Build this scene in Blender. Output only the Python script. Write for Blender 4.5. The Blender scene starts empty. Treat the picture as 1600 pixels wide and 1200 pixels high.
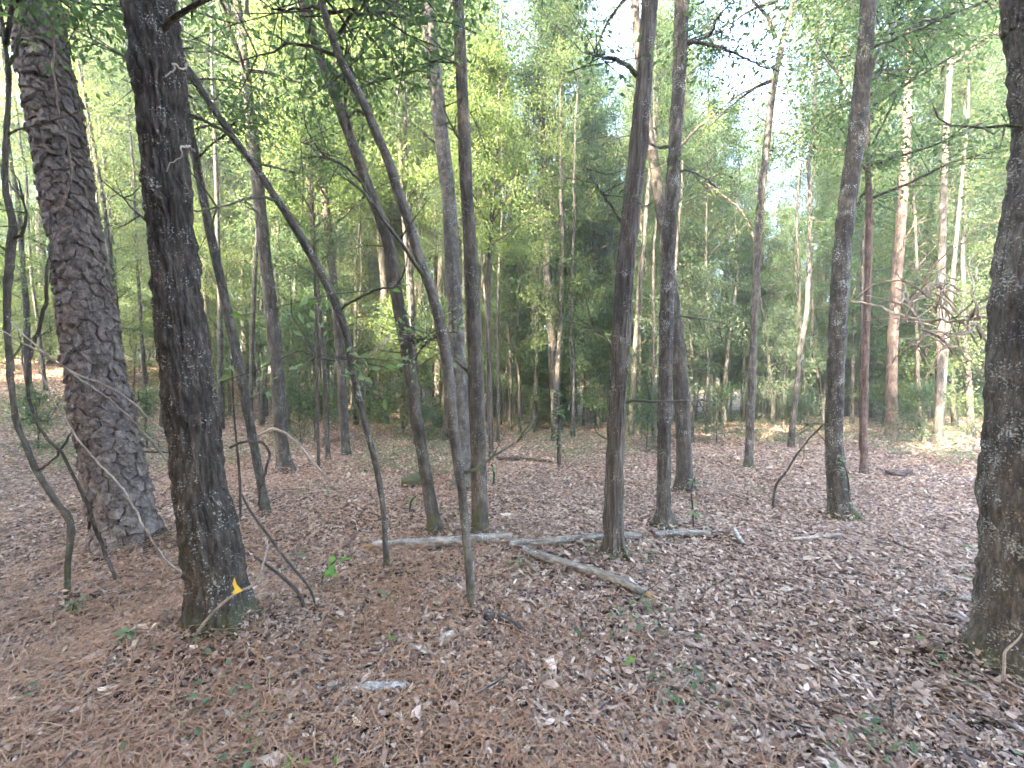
import bpy, math, random
import numpy as np
from mathutils import Vector

# ------------------------------------------------------------------ camera, sky, sun, exposure
SC = bpy.context.scene
COL = SC.collection
F, CX, CY = 650.0, 800.0, 600.0          # focal length and centre, in pixels of a 1600 x 1200 frame
EYE = np.array([0.0, 0.0, 1.6])
PITCH = math.radians(3.0)                # looking slightly down
cam_data = bpy.data.cameras.new('camera')
cam_data.sensor_width = 36.0
cam_data.lens = 36.0 * F / 1600.0
cam_data.clip_start = 0.05
cam_data.clip_end = 500.0
cam = bpy.data.objects.new('camera', cam_data)
cam.location = EYE
cam.rotation_euler = (math.pi / 2 - PITCH, 0, 0)
COL.objects.link(cam)
SC.camera = cam

SUN_EL, SUN_AZ = math.radians(33), math.radians(221)     # low late sun behind the viewer, from the left
SUN_DIR = Vector((math.sin(SUN_AZ) * math.cos(SUN_EL), math.cos(SUN_AZ) * math.cos(SUN_EL), math.sin(SUN_EL)))
world = bpy.data.worlds.new('World')
SC.world = world
world.use_nodes = True
wn = world.node_tree.nodes
sky = wn.new('ShaderNodeTexSky')
sky.sky_type = 'NISHITA'
sky.sun_disc = False
sky.sun_elevation = SUN_EL
sky.sun_rotation = SUN_AZ
sky.air_density = 1.0
sky.dust_density = 2.6
sky.ozone_density = 1.5
wn['Background'].inputs['Strength'].default_value = 0.15
world.node_tree.links.new(sky.outputs['Color'], wn['Background'].inputs['Color'])
sun_data = bpy.data.lights.new('sun', 'SUN')
sun_data.energy = 4.7
sun_data.angle = math.radians(0.6)
sun_data.color = (1.0, 0.87, 0.68)
sun = bpy.data.objects.new('sun', sun_data)
sun.rotation_euler = SUN_DIR.to_track_quat('Z', 'Y').to_euler()
sun.location = (-20, -30, 30)
COL.objects.link(sun)

SC.view_settings.view_transform = 'Standard'
SC.view_settings.look = 'None'
SC.view_settings.exposure = 4.5
SC.view_settings.gamma = 1.0
SC.view_settings.use_curve_mapping = False
SC.render.engine = 'CYCLES'
SC.cycles.max_bounces = 5
SC.cycles.diffuse_bounces = 3
SC.cycles.glossy_bounces = 2
SC.cycles.transmission_bounces = 3
SC.cycles.volume_bounces = 0
SC.cycles.use_adaptive_sampling = True
SC.cycles.adaptive_threshold = 0.025
SC.cycles.use_denoising = True
SC.cycles.denoiser = 'OPENIMAGEDENOISE'
SC.cycles.denoising_input_passes = 'RGB_ALBEDO_NORMAL'
SC.cycles.denoising_prefilter = 'FAST'

RNG = np.random.default_rng(11)
random.seed(5)

# ------------------------------------------------------------------ noise
_TAB = np.random.default_rng(3).random((256, 256))

def vnoise(u, v, per=0, seed=0):
    """value noise on a lattice, periodic in u when per > 0"""
    u = np.asarray(u, float); v = np.asarray(v, float)
    i = np.floor(u).astype(int); j = np.floor(v).astype(int)
    a = u - i; b = v - j
    a = a * a * (3 - 2 * a); b = b * b * (3 - 2 * b)
    i1 = i + 1
    if per:
        i = i % per; i1 = i1 % per
    t = lambda p, q: _TAB[(p * 7 + seed * 31) % 256, (q * 13 + p * 3 + seed * 17) % 256]
    return (t(i, j) * (1 - a) + t(i1, j) * a) * (1 - b) + (t(i, j + 1) * (1 - a) + t(i1, j + 1) * a) * b

def sstep(x, a, b):
    t = np.clip((np.asarray(x, float) - a) / (b - a), 0, 1)
    return t * t * (3 - 2 * t)

# ------------------------------------------------------------------ terrain
def ground_z(x, y):
    x = np.asarray(x, float); y = np.asarray(y, float)
    z = -2.75 * sstep(y, 2.0, 40.0)
    z = z + 2.9 * sstep(-x, 1.5, 17.0) * sstep(y, 5.0, 20.0)
    z = z + 0.5 * sstep(x, 8.0, 20.0) * sstep(y, 6.0, 18.0)
    z = z + 0.16 * np.exp(-(((x + 1.75) / 0.55) ** 2 + ((y - 2.35) / 0.45) ** 2))     # needle mound at the dark trunk
    z = z + 0.05 * np.exp(-(((x + 3.3) / 0.8) ** 2 + ((y - 3.6) / 0.7) ** 2))
    z = z + 0.10 * np.exp(-(((x - 2.75) / 0.6) ** 2 + ((y - 2.3) / 0.6) ** 2))
    z = z + 0.10 * (vnoise(x / 1.7 + 40, y / 1.7 + 40, seed=1) - 0.5) * sstep(np.hypot(x, y), 0.5, 5)
    z = z + 0.045 * (vnoise(x / 0.5 + 90, y / 0.5 + 90, seed=2) - 0.5)
    z = z + 0.35 * (vnoise(x / 7 + 20, y / 7 + 20, seed=5) - 0.5) * sstep(y, 5, 18)
    return z

def gz(x, y):
    return float(ground_z(x, y))

def stretch(px):
    return 1.0 / math.sqrt(1 + ((px - CX) / F) ** 2)

def ray(px, py):
    c, s = math.cos(PITCH), math.sin(PITCH)
    a, b = (px - CX) / F, -(py - CY) / F
    return np.array([a, c + b * s, -s + b * c])

def at_y(px, py, y):
    """the world point at distance y ahead that the photograph shows at this pixel"""
    d = ray(px, py)
    return EYE + d * (y / d[1])

def on_ground(px, py):
    d = ray(px, py)
    lo = 0.3
    t = lo
    while t < 90:
        p = EYE + d * t
        if p[2] <= gz(p[0], p[1]):
            break
        lo = t
        t += 0.08
    hi = t
    for _ in range(18):
        m = (lo + hi) / 2
        p = EYE + d * m
        if p[2] <= gz(p[0], p[1]): hi = m
        else: lo = m
    p = EYE + d * hi
    return np.array([p[0], p[1], gz(p[0], p[1])])

# ------------------------------------------------------------------ mesh helpers
class MB:
    def __init__(self):
        self.V = []; self.Q = []; self.T = []; self.C = []; self.qm = []; self.tm = []; self.n = 0
    def add(self, V, Q=None, T=None, tc=None, m=0):
        V = np.asarray(V, float).reshape(-1, 3)
        self.V.append(V)
        self.C.append(V if tc is None else np.asarray(tc, float).reshape(-1, 3))
        if Q is not None and len(Q):
            Q = np.asarray(Q, int).reshape(-1, 4); self.Q.append(Q + self.n); self.qm.append(np.full(len(Q), m))
        if T is not None and len(T):
            T = np.asarray(T, int).reshape(-1, 3); self.T.append(T + self.n); self.tm.append(np.full(len(T), m))
        self.n += len(V)
    def mesh(self, name, mats, smooth=True):
        V = np.concatenate(self.V)
        Q = np.concatenate(self.Q) if self.Q else np.zeros((0, 4), int)
        T = np.concatenate(self.T) if self.T else np.zeros((0, 3), int)
        me = bpy.data.meshes.new(name)
        me.vertices.add(len(V)); me.vertices.foreach_set('co', V.astype(np.float32).ravel())
        nl = Q.size + T.size
        me.loops.add(nl); me.loops.foreach_set('vertex_index', np.concatenate([Q.ravel(), T.ravel()]).astype(np.int32))
        nf = len(Q) + len(T)
        me.polygons.add(nf)
        st = np.concatenate([np.arange(len(Q)) * 4, Q.size + np.arange(len(T)) * 3]).astype(np.int32)
        me.polygons.foreach_set('loop_start', st)
        mi = np.concatenate(self.qm + self.tm).astype(np.int32)
        me.polygons.foreach_set('material_index', mi)
        me.polygons.foreach_set('use_smooth', np.full(nf, smooth))
        at = me.attributes.new('tc', 'FLOAT_VECTOR', 'POINT')
        at.data.foreach_set('vector', np.concatenate(self.C).astype(np.float32).ravel())
        for m in (mats if isinstance(mats, (list, tuple)) else [mats]):
            me.materials.append(m)
        me.update(calc_edges=True)
        return me

def frames(P):
    t = np.gradient(P, axis=0)
    t /= np.linalg.norm(t, axis=1)[:, None] + 1e-9
    mean = np.abs(t.mean(axis=0))
    ref = np.eye(3)[int(np.argmin(mean))]
    n = np.cross(t, ref); n /= np.linalg.norm(n, axis=1)[:, None] + 1e-9
    b = np.cross(t, n)
    return t, n, b

def tube(mb, P, R, n=6, m=0, disp=None, flare=None):
    P = np.asarray(P, float); R = np.asarray(R, float)
    t, N, B = frames(P)
    th = np.arange(n) * 2 * math.pi / n
    s = np.concatenate([[0], np.cumsum(np.linalg.norm(np.diff(P, axis=0), axis=1))])
    RR = np.repeat(R[:, None], n, 1)
    TC = np.stack([np.cos(th)[None] * R[:, None], np.sin(th)[None] * R[:, None], np.repeat(s[:, None], n, 1)], -1)
    if flare is not None: RR = RR * flare(th[None], s[:, None])
    if disp is not None: RR = RR + disp(th[None], s[:, None])
    V = P[:, None] + RR[..., None] * (np.cos(th)[None, :, None] * N[:, None] + np.sin(th)[None, :, None] * B[:, None])
    k = len(P)
    i = np.arange(k - 1)[:, None] * n; j = np.arange(n)[None]; j1 = (j + 1) % n
    Q = np.stack([i + j, i + j1, i + n + j1, i + n + j], -1).reshape(-1, 4)
    V = V.reshape(-1, 3); TC = TC.reshape(-1, 3)
    V = np.concatenate([V, P[:1], P[-1:]]); TC = np.concatenate([TC, [[0, 0, 0]], [[0, 0, s[-1]]]])
    jj = np.arange(n); j1 = (jj + 1) % n
    T = np.concatenate([np.stack([jj * 0 + k * n, j1, jj], -1), np.stack([jj * 0 + k * n + 1, (k - 1) * n + jj, (k - 1) * n + j1], -1)])
    mb.add(V, Q, T, TC, m)

def resample(P, R, s_new=None, n=None):
    """Catmull-Rom through the points, then even or given arc length"""
    P = np.asarray(P, float); R = np.asarray(R, float)
    X = np.concatenate([P, R[:, None]], 1)
    E = np.concatenate([[2 * X[0] - X[1]], X, [2 * X[-1] - X[-2]]])
    out = []
    for k in range(1, len(E) - 2):
        p0, p1, p2, p3 = E[k - 1:k + 3]
        u = np.linspace(0, 1, 24, endpoint=False)[:, None]
        out.append(0.5 * ((2 * p1) + (-p0 + p2) * u + (2 * p0 - 5 * p1 + 4 * p2 - p3) * u * u + (-p0 + 3 * p1 - 3 * p2 + p3) * u ** 3))
    X = np.concatenate(out + [X[-1:]])
    s = np.concatenate([[0], np.cumsum(np.linalg.norm(np.diff(X[:, :3], axis=0), axis=1))])
    if s_new is None: s_new = np.linspace(0, s[-1], n)
    s_new = s_new[s_new <= s[-1] + 1e-6]
    Y = np.stack([np.interp(s_new, s, X[:, c]) for c in range(4)], -1)
    return Y[:, :3], np.maximum(Y[:, 3], 0.001)

def leaves(mb, C, D, size, m=0, aspect=0.5, rng=RNG, flat=0.0):
    """one pointed leaf (bent quad) for each centre C with axis D"""
    n = len(C)
    D = D / (np.linalg.norm(D, axis=1)[:, None] + 1e-9)
    up = rng.normal(size=(n, 3)); up[:, 2] += flat
    S = np.cross(D, up); S /= np.linalg.norm(S, axis=1)[:, None] + 1e-9
    W = np.cross(S, D)
    L = size[:, None]
    b = C - D * L * 0.5
    t = C + D * L * 0.5 - W * L * 0.10
    l = C - D * L * 0.05 + S * L * aspect * 0.5 + W * L * 0.06
    r = C - D * L * 0.05 - S * L * aspect * 0.5 + W * L * 0.06
    V = np.stack([b, r, t, l], 1).reshape(-1, 3)
    mb.add(V, np.arange(4 * n).reshape(-1, 4), None, None, m)

# ------------------------------------------------------------------ materials
def nmat(name):
    m = bpy.data.materials.new(name); m.use_nodes = True
    nt = m.node_tree; nt.nodes.clear()
    out = nt.nodes.new('ShaderNodeOutputMaterial')
    def N(kind, **kw):
        nd = nt.nodes.new('ShaderNode' + kind)
        for k, v in kw.items():
            if k in nd.inputs: nd.inputs[k].default_value = v
            else: setattr(nd, k, v)
        return nd
    return m, nt, out, N, nt.links.new

def ramp(N, stops, interp='LINEAR'):
    r = N('ValToRGB'); e = r.color_ramp.elements
    r.color_ramp.interpolation = interp
    while len(e) < len(stops): e.new(0.5)
    for el, (p, c) in zip(e, stops):
        el.position = p; el.color = (*c, 1) if len(c) == 3 else c
    return r

def mix(N, L, fac, a, b):
    x = N('Mix', data_type='RGBA')
    for sock, v in ((x.inputs[0], fac), (x.inputs[6], a), (x.inputs[7], b)):
        if isinstance(v, (int, float)): sock.default_value = v
        elif isinstance(v, tuple): sock.default_value = (*v, 1)
        else: L(v, sock)
    return x.outputs[2]

def bark(name, dark, light, stretch=0.22, scale=26, lichen=0.3, lich_col=(0.36, 0.37, 0.33), moss=0.0, moss_h=0.35, bump=0.012, rough=0.9, base_orange=0.0):
    m, nt, out, N, L = nmat(name)
    tc = N('Attribute', attribute_name='tc')
    inf = N('ObjectInfo')
    mp = N('Mapping'); mp.inputs['Scale'].default_value = (1, 1, stretch)
    off = N('VectorMath', operation='ADD'); L(tc.outputs['Vector'], off.inputs[0])
    rs = N('Math', operation='MULTIPLY'); L(inf.outputs['Random'], rs.inputs[0]); rs.inputs[1].default_value = 37
    L(rs.outputs[0], off.inputs[1]); L(off.outputs[0], mp.inputs['Vector'])
    n1 = N('TexNoise', Scale=scale, Detail=8.0, Roughness=0.78); L(mp.outputs[0], n1.inputs['Vector'])
    v1 = N('TexVoronoi', Scale=scale * 1.3, feature='DISTANCE_TO_EDGE'); L(mp.outputs[0], v1.inputs['Vector'])
    n3 = N('TexNoise', Scale=3.0, Detail=3.0); L(off.outputs[0], n3.inputs['Vector'])
    c1 = ramp(N, [(0.36, tuple(c * 0.7 for c in dark)), (0.5, tuple(0.6 * a + 0.4 * b for a, b in zip(dark, light))), (0.66, tuple(c * 1.25 for c in light))]); L(n1.outputs[0], c1.inputs[0])
    c3 = ramp(N, [(0.3, (0.66, 0.64, 0.62)), (0.7, (1.3, 1.25, 1.2))]); L(n3.outputs[0], c3.inputs[0])
    mu = N('Mix', data_type='RGBA', blend_type='MULTIPLY'); mu.inputs[0].default_value = 1
    L(c1.outputs[0], mu.inputs[6]); L(c3.outputs[0], mu.inputs[7])
    col = mu.outputs[2]
    # crusty pale lichen flecks and patches
    n2 = N('TexNoise', Scale=105.0, Detail=3.0, Roughness=0.6); L(off.outputs[0], n2.inputs['Vector'])
    n4 = N('TexNoise', Scale=9.0, Detail=2.0); L(off.outputs[0], n4.inputs['Vector'])
    ad = N('Math', operation='ADD'); L(n2.outputs[0], ad.inputs[0])
    m4 = N('Math', operation='MULTIPLY'); L(n4.outputs[0], m4.inputs[0]); m4.inputs[1].default_value = 0.5; L(m4.outputs[0], ad.inputs[1])
    lr = ramp(N, [(0.965 - 0.115 * lichen, (0, 0, 0)), (1.0 - 0.10 * lichen, (1, 1, 1))]); L(ad.outputs[0], lr.inputs[0])
    col = mix(N, L, lr.outputs[0], col, lich_col)
    if moss > 0:
        sp = N('SeparateXYZ'); L(tc.outputs['Vector'], sp.inputs[0])
        r = N('MapRange'); L(sp.outputs[2], r.inputs[0]); r.inputs[1].default_value = 0.10; r.inputs[2].default_value = 0.15 + moss_h
        r.inputs[3].default_value = 1; r.inputs[4].default_value = 0
        nm = N('TexNoise', Scale=8.0, Detail=4.0); L(off.outputs[0], nm.inputs['Vector'])
        a2 = N('Math', operation='MULTIPLY_ADD'); L(nm.outputs[0], a2.inputs[0]); a2.inputs[1].default_value = 1.4; a2.inputs[2].default_value = -0.55
        a3 = N('Math', operation='ADD'); L(a2.outputs[0], a3.inputs[0]); L(r.outputs[0], a3.inputs[1])
        rm = ramp(N, [(0.55, (0, 0, 0)), (0.95, (moss, moss, moss))]); L(a3.outputs[0], rm.inputs[0])
        col = mix(N, L, rm.outputs[0], col, (0.075, 0.085, 0.030))
    h = N('Math', operation='MULTIPLY_ADD'); L(n1.outputs[0], h.inputs[0]); h.inputs[1].default_value = 1.0
    vm = N('Math', operation='MINIMUM'); L(v1.outputs[0], vm.inputs[0]); vm.inputs[1].default_value = 0.3
    L(vm.outputs[0], h.inputs[2])
    bp = N('Bump', Strength=0.9, Distance=bump); L(h.outputs[0], bp.inputs['Height'])
    bs = N('BsdfPrincipled', Roughness=rough); bs.inputs['Specular IOR Level'].default_value = 0.25
    L(col, bs.inputs['Base Color']); L(bp.outputs[0], bs.inputs['Normal']); L(bs.outputs[0], out.inputs[0])
    return m

def leafmat(name, cols, trans=0.5, trans_boost=2.1, rough=0.55, objvar=0.25):
    m, nt, out, N, L = nmat(name)
    g = N('NewGeometry'); inf = N('ObjectInfo')
    r = ramp(N, [(i / max(1, len(cols) - 1), c) for i, c in enumerate(cols)]); L(g.outputs['Random Per Island'], r.inputs[0])
    hv = N('HueSaturation'); L(r.outputs[0], hv.inputs['Color'])
    mr = N('MapRange'); L(inf.outputs['Random'], mr.inputs[0]); mr.inputs[3].default_value = 1 - objvar; mr.inputs[4].default_value = 1 + objvar
    L(mr.outputs[0], hv.inputs['Value'])
    bs = N('BsdfPrincipled', Roughness=rough); bs.inputs['Specular IOR Level'].default_value = 0.3
    L(hv.outputs[0], bs.inputs['Base Color'])
    tr = N('BsdfTranslucent')
    tm = N('Mix', data_type='RGBA', blend_type='MULTIPLY'); tm.inputs[0].default_value = 1; L(hv.outputs[0], tm.inputs[6])
    tm.inputs[7].default_value = (trans_boost * 1.05, trans_boost, trans_boost * 0.6, 1); L(tm.outputs[2], tr.inputs['Color'])
    ms = N('MixShader'); ms.inputs[0].default_value = trans
    L(bs.outputs[0], ms.inputs[1]); L(tr.outputs[0], ms.inputs[2]); L(ms.outputs[0], out.inputs[0])
    return m

def plain(name, a, b, scale=20, rough=0.9, bump=0.004):
    m, nt, out, N, L = nmat(name)
    tc = N('Attribute', attribute_name='tc')
    n1 = N('TexNoise', Scale=scale, Detail=5.0, Roughness=0.65); L(tc.outputs['Vector'], n1.inputs['Vector'])
    c = ramp(N, [(0.35, a), (0.68, b)]); L(n1.outputs[0], c.inputs[0])
    bp = N('Bump', Strength=0.7, Distance=bump); L(n1.outputs[0], bp.inputs['Height'])
    bs = N('BsdfPrincipled', Roughness=rough); bs.inputs['Specular IOR Level'].default_value = 0.2
    L(c.outputs[0], bs.inputs['Base Color']); L(bp.outputs[0], bs.inputs['Normal']); L(bs.outputs[0], out.inputs[0])
    return m

M = {}
M['pine_core'] = bark('pine_core_bark', (0.035, 0.024, 0.019), (0.10, 0.07, 0.055), 0.5, 30, 0.1)
M['pine_plate'] = bark('pine_plate_bark', (0.075, 0.060, 0.053), (0.21, 0.178, 0.165), 0.6, 22, 0.42, (0.30, 0.28, 0.26), bump=0.008)
M['oak'] = bark('dark_oak_bark', (0.022, 0.017, 0.014), (0.105, 0.088, 0.072), 0.25, 40, 0.75, (0.34, 0.32, 0.28), moss=0.45, moss_h=0.25, bump=0.02)
M['strip'] = bark('strip_bark', (0.049, 0.043, 0.035), (0.140, 0.124, 0.110), 0.10, 30, 0.50, (0.36, 0.36, 0.33), moss=0.6, moss_h=0.22, bump=0.016)
M['scaly'] = bark('scaly_bark', (0.039, 0.035, 0.030), (0.117, 0.105, 0.090), 0.35, 26, 0.62, (0.38, 0.38, 0.35), moss=0.6, moss_h=0.22, bump=0.016)
M['smooth'] = bark('smooth_bark', (0.056, 0.051, 0.044), (0.137, 0.124, 0.110), 0.6, 14, 0.60, (0.34, 0.35, 0.31), moss=0.6, moss_h=0.22, bump=0.01)
M['twin'] = bark('mossy_smooth_bark', (0.052, 0.045, 0.037), (0.128, 0.113, 0.094), 0.35, 16, 0.5, (0.34, 0.34, 0.30), moss=0.7, moss_h=0.4, bump=0.01)
M['far'] = bark('forest_bark', (0.034, 0.030, 0.025), (0.102, 0.090, 0.077), 0.30, 14, 0.55, (0.36, 0.36, 0.33), bump=0.012)
M['tan'] = bark('tan_pine_bark', (0.115, 0.079, 0.058), (0.245, 0.180, 0.137), 0.5, 14, 0.4, (0.40, 0.36, 0.31), bump=0.012)
M['twig'] = bark('twig_bark', (0.036, 0.030, 0.026), (0.096, 0.080, 0.068), 0.4, 30, 0.3, bump=0.003)
M['pale'] = bark('pale_dead_wood', (0.17, 0.14, 0.115), (0.36, 0.31, 0.265), 0.3, 40, 0.4, (0.5, 0.48, 0.44), bump=0.003)
M['log'] = bark('lichen_log', (0.11, 0.092, 0.077), (0.31, 0.275, 0.24), 0.3, 26, 0.95, (0.42, 0.42, 0.38), bump=0.012)
M['reddish'] = bark('reddish_bark', (0.060, 0.040, 0.032), (0.16, 0.11, 0.09), 0.35, 24, 0.5, (0.36, 0.34, 0.31), bump=0.012)
M['ringed'] = bark('moss_ringed_bark', (0.030, 0.026, 0.022), (0.098, 0.088, 0.075), 0.4, 22, 0.8, (0.34, 0.35, 0.31), moss=1.0, moss_h=0.20, bump=0.012)
M['edge'] = bark('streaked_bark', (0.055, 0.048, 0.040), (0.165, 0.145, 0.12), 0.28, 34, 0.95, (0.36, 0.36, 0.33), moss=0.5, moss_h=0.3, bump=0.02)
M['sunlit_wood'] = bark('sunlit_twigs', (0.26, 0.21, 0.16), (0.50, 0.41, 0.32), 0.3, 40, 0.3, (0.6, 0.55, 0.48), bump=0.003)  # dead wood lightened: sunlight on the twig tangle is in the colour
M['bone'] = bark('white_stick', (0.20, 0.19, 0.18), (0.52, 0.51, 0.48), 0.5, 40, 0.9, (0.6, 0.62, 0.6), bump=0.004)
M['wood'] = plain('torn_wood', (0.30, 0.17, 0.07), (0.55, 0.36, 0.17), 30)
M['leaf_a'] = leafmat('leaf_yellow_green', [(0.062, 0.098, 0.042), (0.088, 0.128, 0.052), (0.125, 0.148, 0.062), (0.074, 0.116, 0.060)])
M['leaf_b'] = leafmat('leaf_mid_green', [(0.044, 0.078, 0.040), (0.064, 0.102, 0.052), (0.086, 0.122, 0.060), (0.056, 0.094, 0.060)])
M['leaf_c'] = leafmat('leaf_cool_green', [(0.042, 0.078, 0.040), (0.062, 0.102, 0.050), (0.082, 0.122, 0.060), (0.052, 0.090, 0.042)])
M['leaf_bright'] = leafmat('leaf_bright_green', [(0.10, 0.19, 0.04), (0.13, 0.24, 0.05)], 0.4)
M['leaf_soft'] = leafmat('leaf_soft_green', [(0.11, 0.17, 0.09), (0.15, 0.21, 0.11)], 0.4)
M['leaf_cover'] = leafmat('leaf_cover_green', [(0.075, 0.115, 0.065), (0.11, 0.15, 0.085), (0.15, 0.19, 0.115)], 0.4)
M['yellow'] = leafmat('leaf_yellow', [(0.55, 0.36, 0.05), (0.60, 0.40, 0.06)], 0.2, 1.2)
LITTER = [(0.065, 0.038, 0.029), (0.23, 0.142, 0.102), (0.41, 0.28, 0.21), (0.105, 0.061, 0.045), (0.54, 0.40, 0.31), (0.27, 0.18, 0.136), (0.72, 0.575, 0.465), (0.145, 0.088, 0.067), (0.46, 0.33, 0.25), (0.075, 0.047, 0.037), (0.60, 0.465, 0.37)]
M['litter'] = leafmat('litter_leaf', LITTER, 0.12, 1.0, 0.6, 0.0)
M['litter_big'] = leafmat('litter_big_leaf', [(0.17, 0.10, 0.072), (0.27, 0.175, 0.125), (0.13, 0.075, 0.055), (0.33, 0.235, 0.175)], 0.12, 1.0, 0.6, 0.25)
M['needle'] = leafmat('pine_needle', [(0.19, 0.084, 0.046), (0.35, 0.182, 0.100), (0.44, 0.260, 0.158), (0.25, 0.122, 0.073)], 0.1, 1.0, 0.5, 0.0)

def ground_mat():
    m, nt, out, N, L = nmat('leaf_strewn_ground')
    tc = N('TexCoord')
    wz = N('TexNoise', Scale=14.0, Detail=2.0); L(tc.outputs['Object'], wz.inputs['Vector'])
    wv = N('VectorMath', operation='SCALE'); L(wz.outputs[1], wv.inputs[0]); wv.inputs['Scale'].default_value = 0.05
    wa = N('VectorMath', operation='ADD'); L(tc.outputs['Object'], wa.inputs[0]); L(wv.outputs[0], wa.inputs[1])
    v = N('TexVoronoi', Scale=34.0, Randomness=1.0); L(wa.outputs[0], v.inputs['Vector'])
    sp = N('SeparateColor'); L(v.outputs['Color'], sp.inputs[0])
    c = ramp(N, [(i / (len(LITTER) - 1), tuple(x * 0.85 for x in cc)) for i, cc in enumerate(LITTER)], 'CONSTANT'); L(sp.outputs[0], c.inputs[0])
    n = N('TexNoise', Scale=1.1, Detail=5.0, Roughness=0.6); L(tc.outputs['Object'], n.inputs['Vector'])
    c2 = ramp(N, [(0.35, (0.75, 0.66, 0.6)), (0.65, (1.1, 1.08, 1.06))]); L(n.outputs[0], c2.inputs[0])
    mu = N('Mix', data_type='RGBA', blend_type='MULTIPLY'); mu.inputs[0].default_value = 1
    L(c.outputs[0], mu.inputs[6]); L(c2.outputs[0], mu.inputs[7])
    bp = N('Bump', Strength=1.0, Distance=0.03); L(v.outputs['Distance'], bp.inputs['Height'])
    bs = N('BsdfPrincipled', Roughness=0.9); bs.inputs['Specular IOR Level'].default_value = 0.15
    L(mu.outputs[2], bs.inputs['Base Color']); L(bp.outputs[0], bs.inputs['Normal']); L(bs.outputs[0], out.inputs[0])
    return m
M['ground'] = ground_mat()

# ------------------------------------------------------------------ object helpers
def obj(name, me, parent=None, loc=None, rz=None, sc=None):
    o = bpy.data.objects.new(name, me); COL.objects.link(o)
    if parent is not None: o.parent = parent
    if loc is not None: o.location = loc
    if rz is not None: o.rotation_euler = (0, 0, rz)
    if sc is not None: o.scale = (sc, sc, sc) if isinstance(sc, (int, float)) else sc
    return o

def tag(o, label=None, cat=None, group=None, kind=None):
    if label: o['label'] = label
    if cat: o['category'] = cat
    if group: o['group'] = group
    if kind: o['kind'] = kind
    return o

def thing(name, loc, label, cat, group=None):
    o = bpy.data.objects.new(name, None); COL.objects.link(o)
    o.empty_display_size = 0.2
    o.location = loc
    return tag(o, label, cat, group)

def px_line(pts, y0=None):
    """pixel polyline [(px, py, y, width_px)] to world points and radii"""
    P, R = [], []
    for px, py, y, w in pts:
        P.append(at_y(px, py, y)); R.append(0.5 * w * y / F * stretch(px))
    return np.array(P), np.array(R)

def px_tube(name, pts, mat, parent=None, n=7, k=None, wob=0.0, seed=0):
    P, R = px_line(pts)
    P, R = resample(P, R, n=k or max(12, 6 * len(pts)))
    if wob:
        r = np.random.default_rng(seed)
        w = np.cumsum(r.normal(size=P.shape), axis=0); w -= np.linspace(0, 1, len(P))[:, None] * w[-1:]
        P = P + w * wob
    org = np.zeros(3) if parent is None else np.array(parent.location)
    mb = MB(); tube(mb, P - org, R, n)
    return obj(name, mb.mesh(name, mat), parent)

# ------------------------------------------------------------------ ground
def build_ground():
    a = np.concatenate([-np.geomspace(140, 6, 46), np.linspace(-5.9, 5.9, 150), np.geomspace(6, 140, 46)])
    b = np.concatenate([-np.geomspace(60, 1, 24), np.linspace(-0.9, 8, 130), np.geomspace(8.1, 160, 90)])
    X, Y = np.meshgrid(a, b)
    Z = ground_z(X, Y) - 0.012
    n, k = X.shape
    i = np.arange(n - 1)[:, None] * k; j = np.arange(k - 1)[None]
    Q = np.stack([i + j, i + j + 1, i + k + j + 1, i + k + j], -1).reshape(-1, 4)
    mb = MB(); mb.add(np.stack([X, Y, Z], -1), Q)
    return tag(obj('ground', mb.mesh('ground', M['ground'])), 'leaf-strewn forest floor sloping gently away', kind='structure')
GROUND = build_ground()

def scatter(n, rmin, rmax, power=1.0, xw=1.32):
    """positions ahead of the viewer, thinning with distance"""
    y = rmin * (rmax / rmin) ** (RNG.random(n) ** power)
    x = (RNG.random(n) * 2 - 1) * (xw * y + 0.3)
    return x, y

BANKS = []
def bank(x, y):
    z = np.zeros_like(x)
    for bx, by, br in BANKS:
        d = np.hypot(x - bx, y - by)
        z = np.maximum(z, (0.05 + 0.18 * br) * np.exp(-np.clip(d - br, 0, 9) / (0.07 + 0.5 * br)))
    return z

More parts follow.
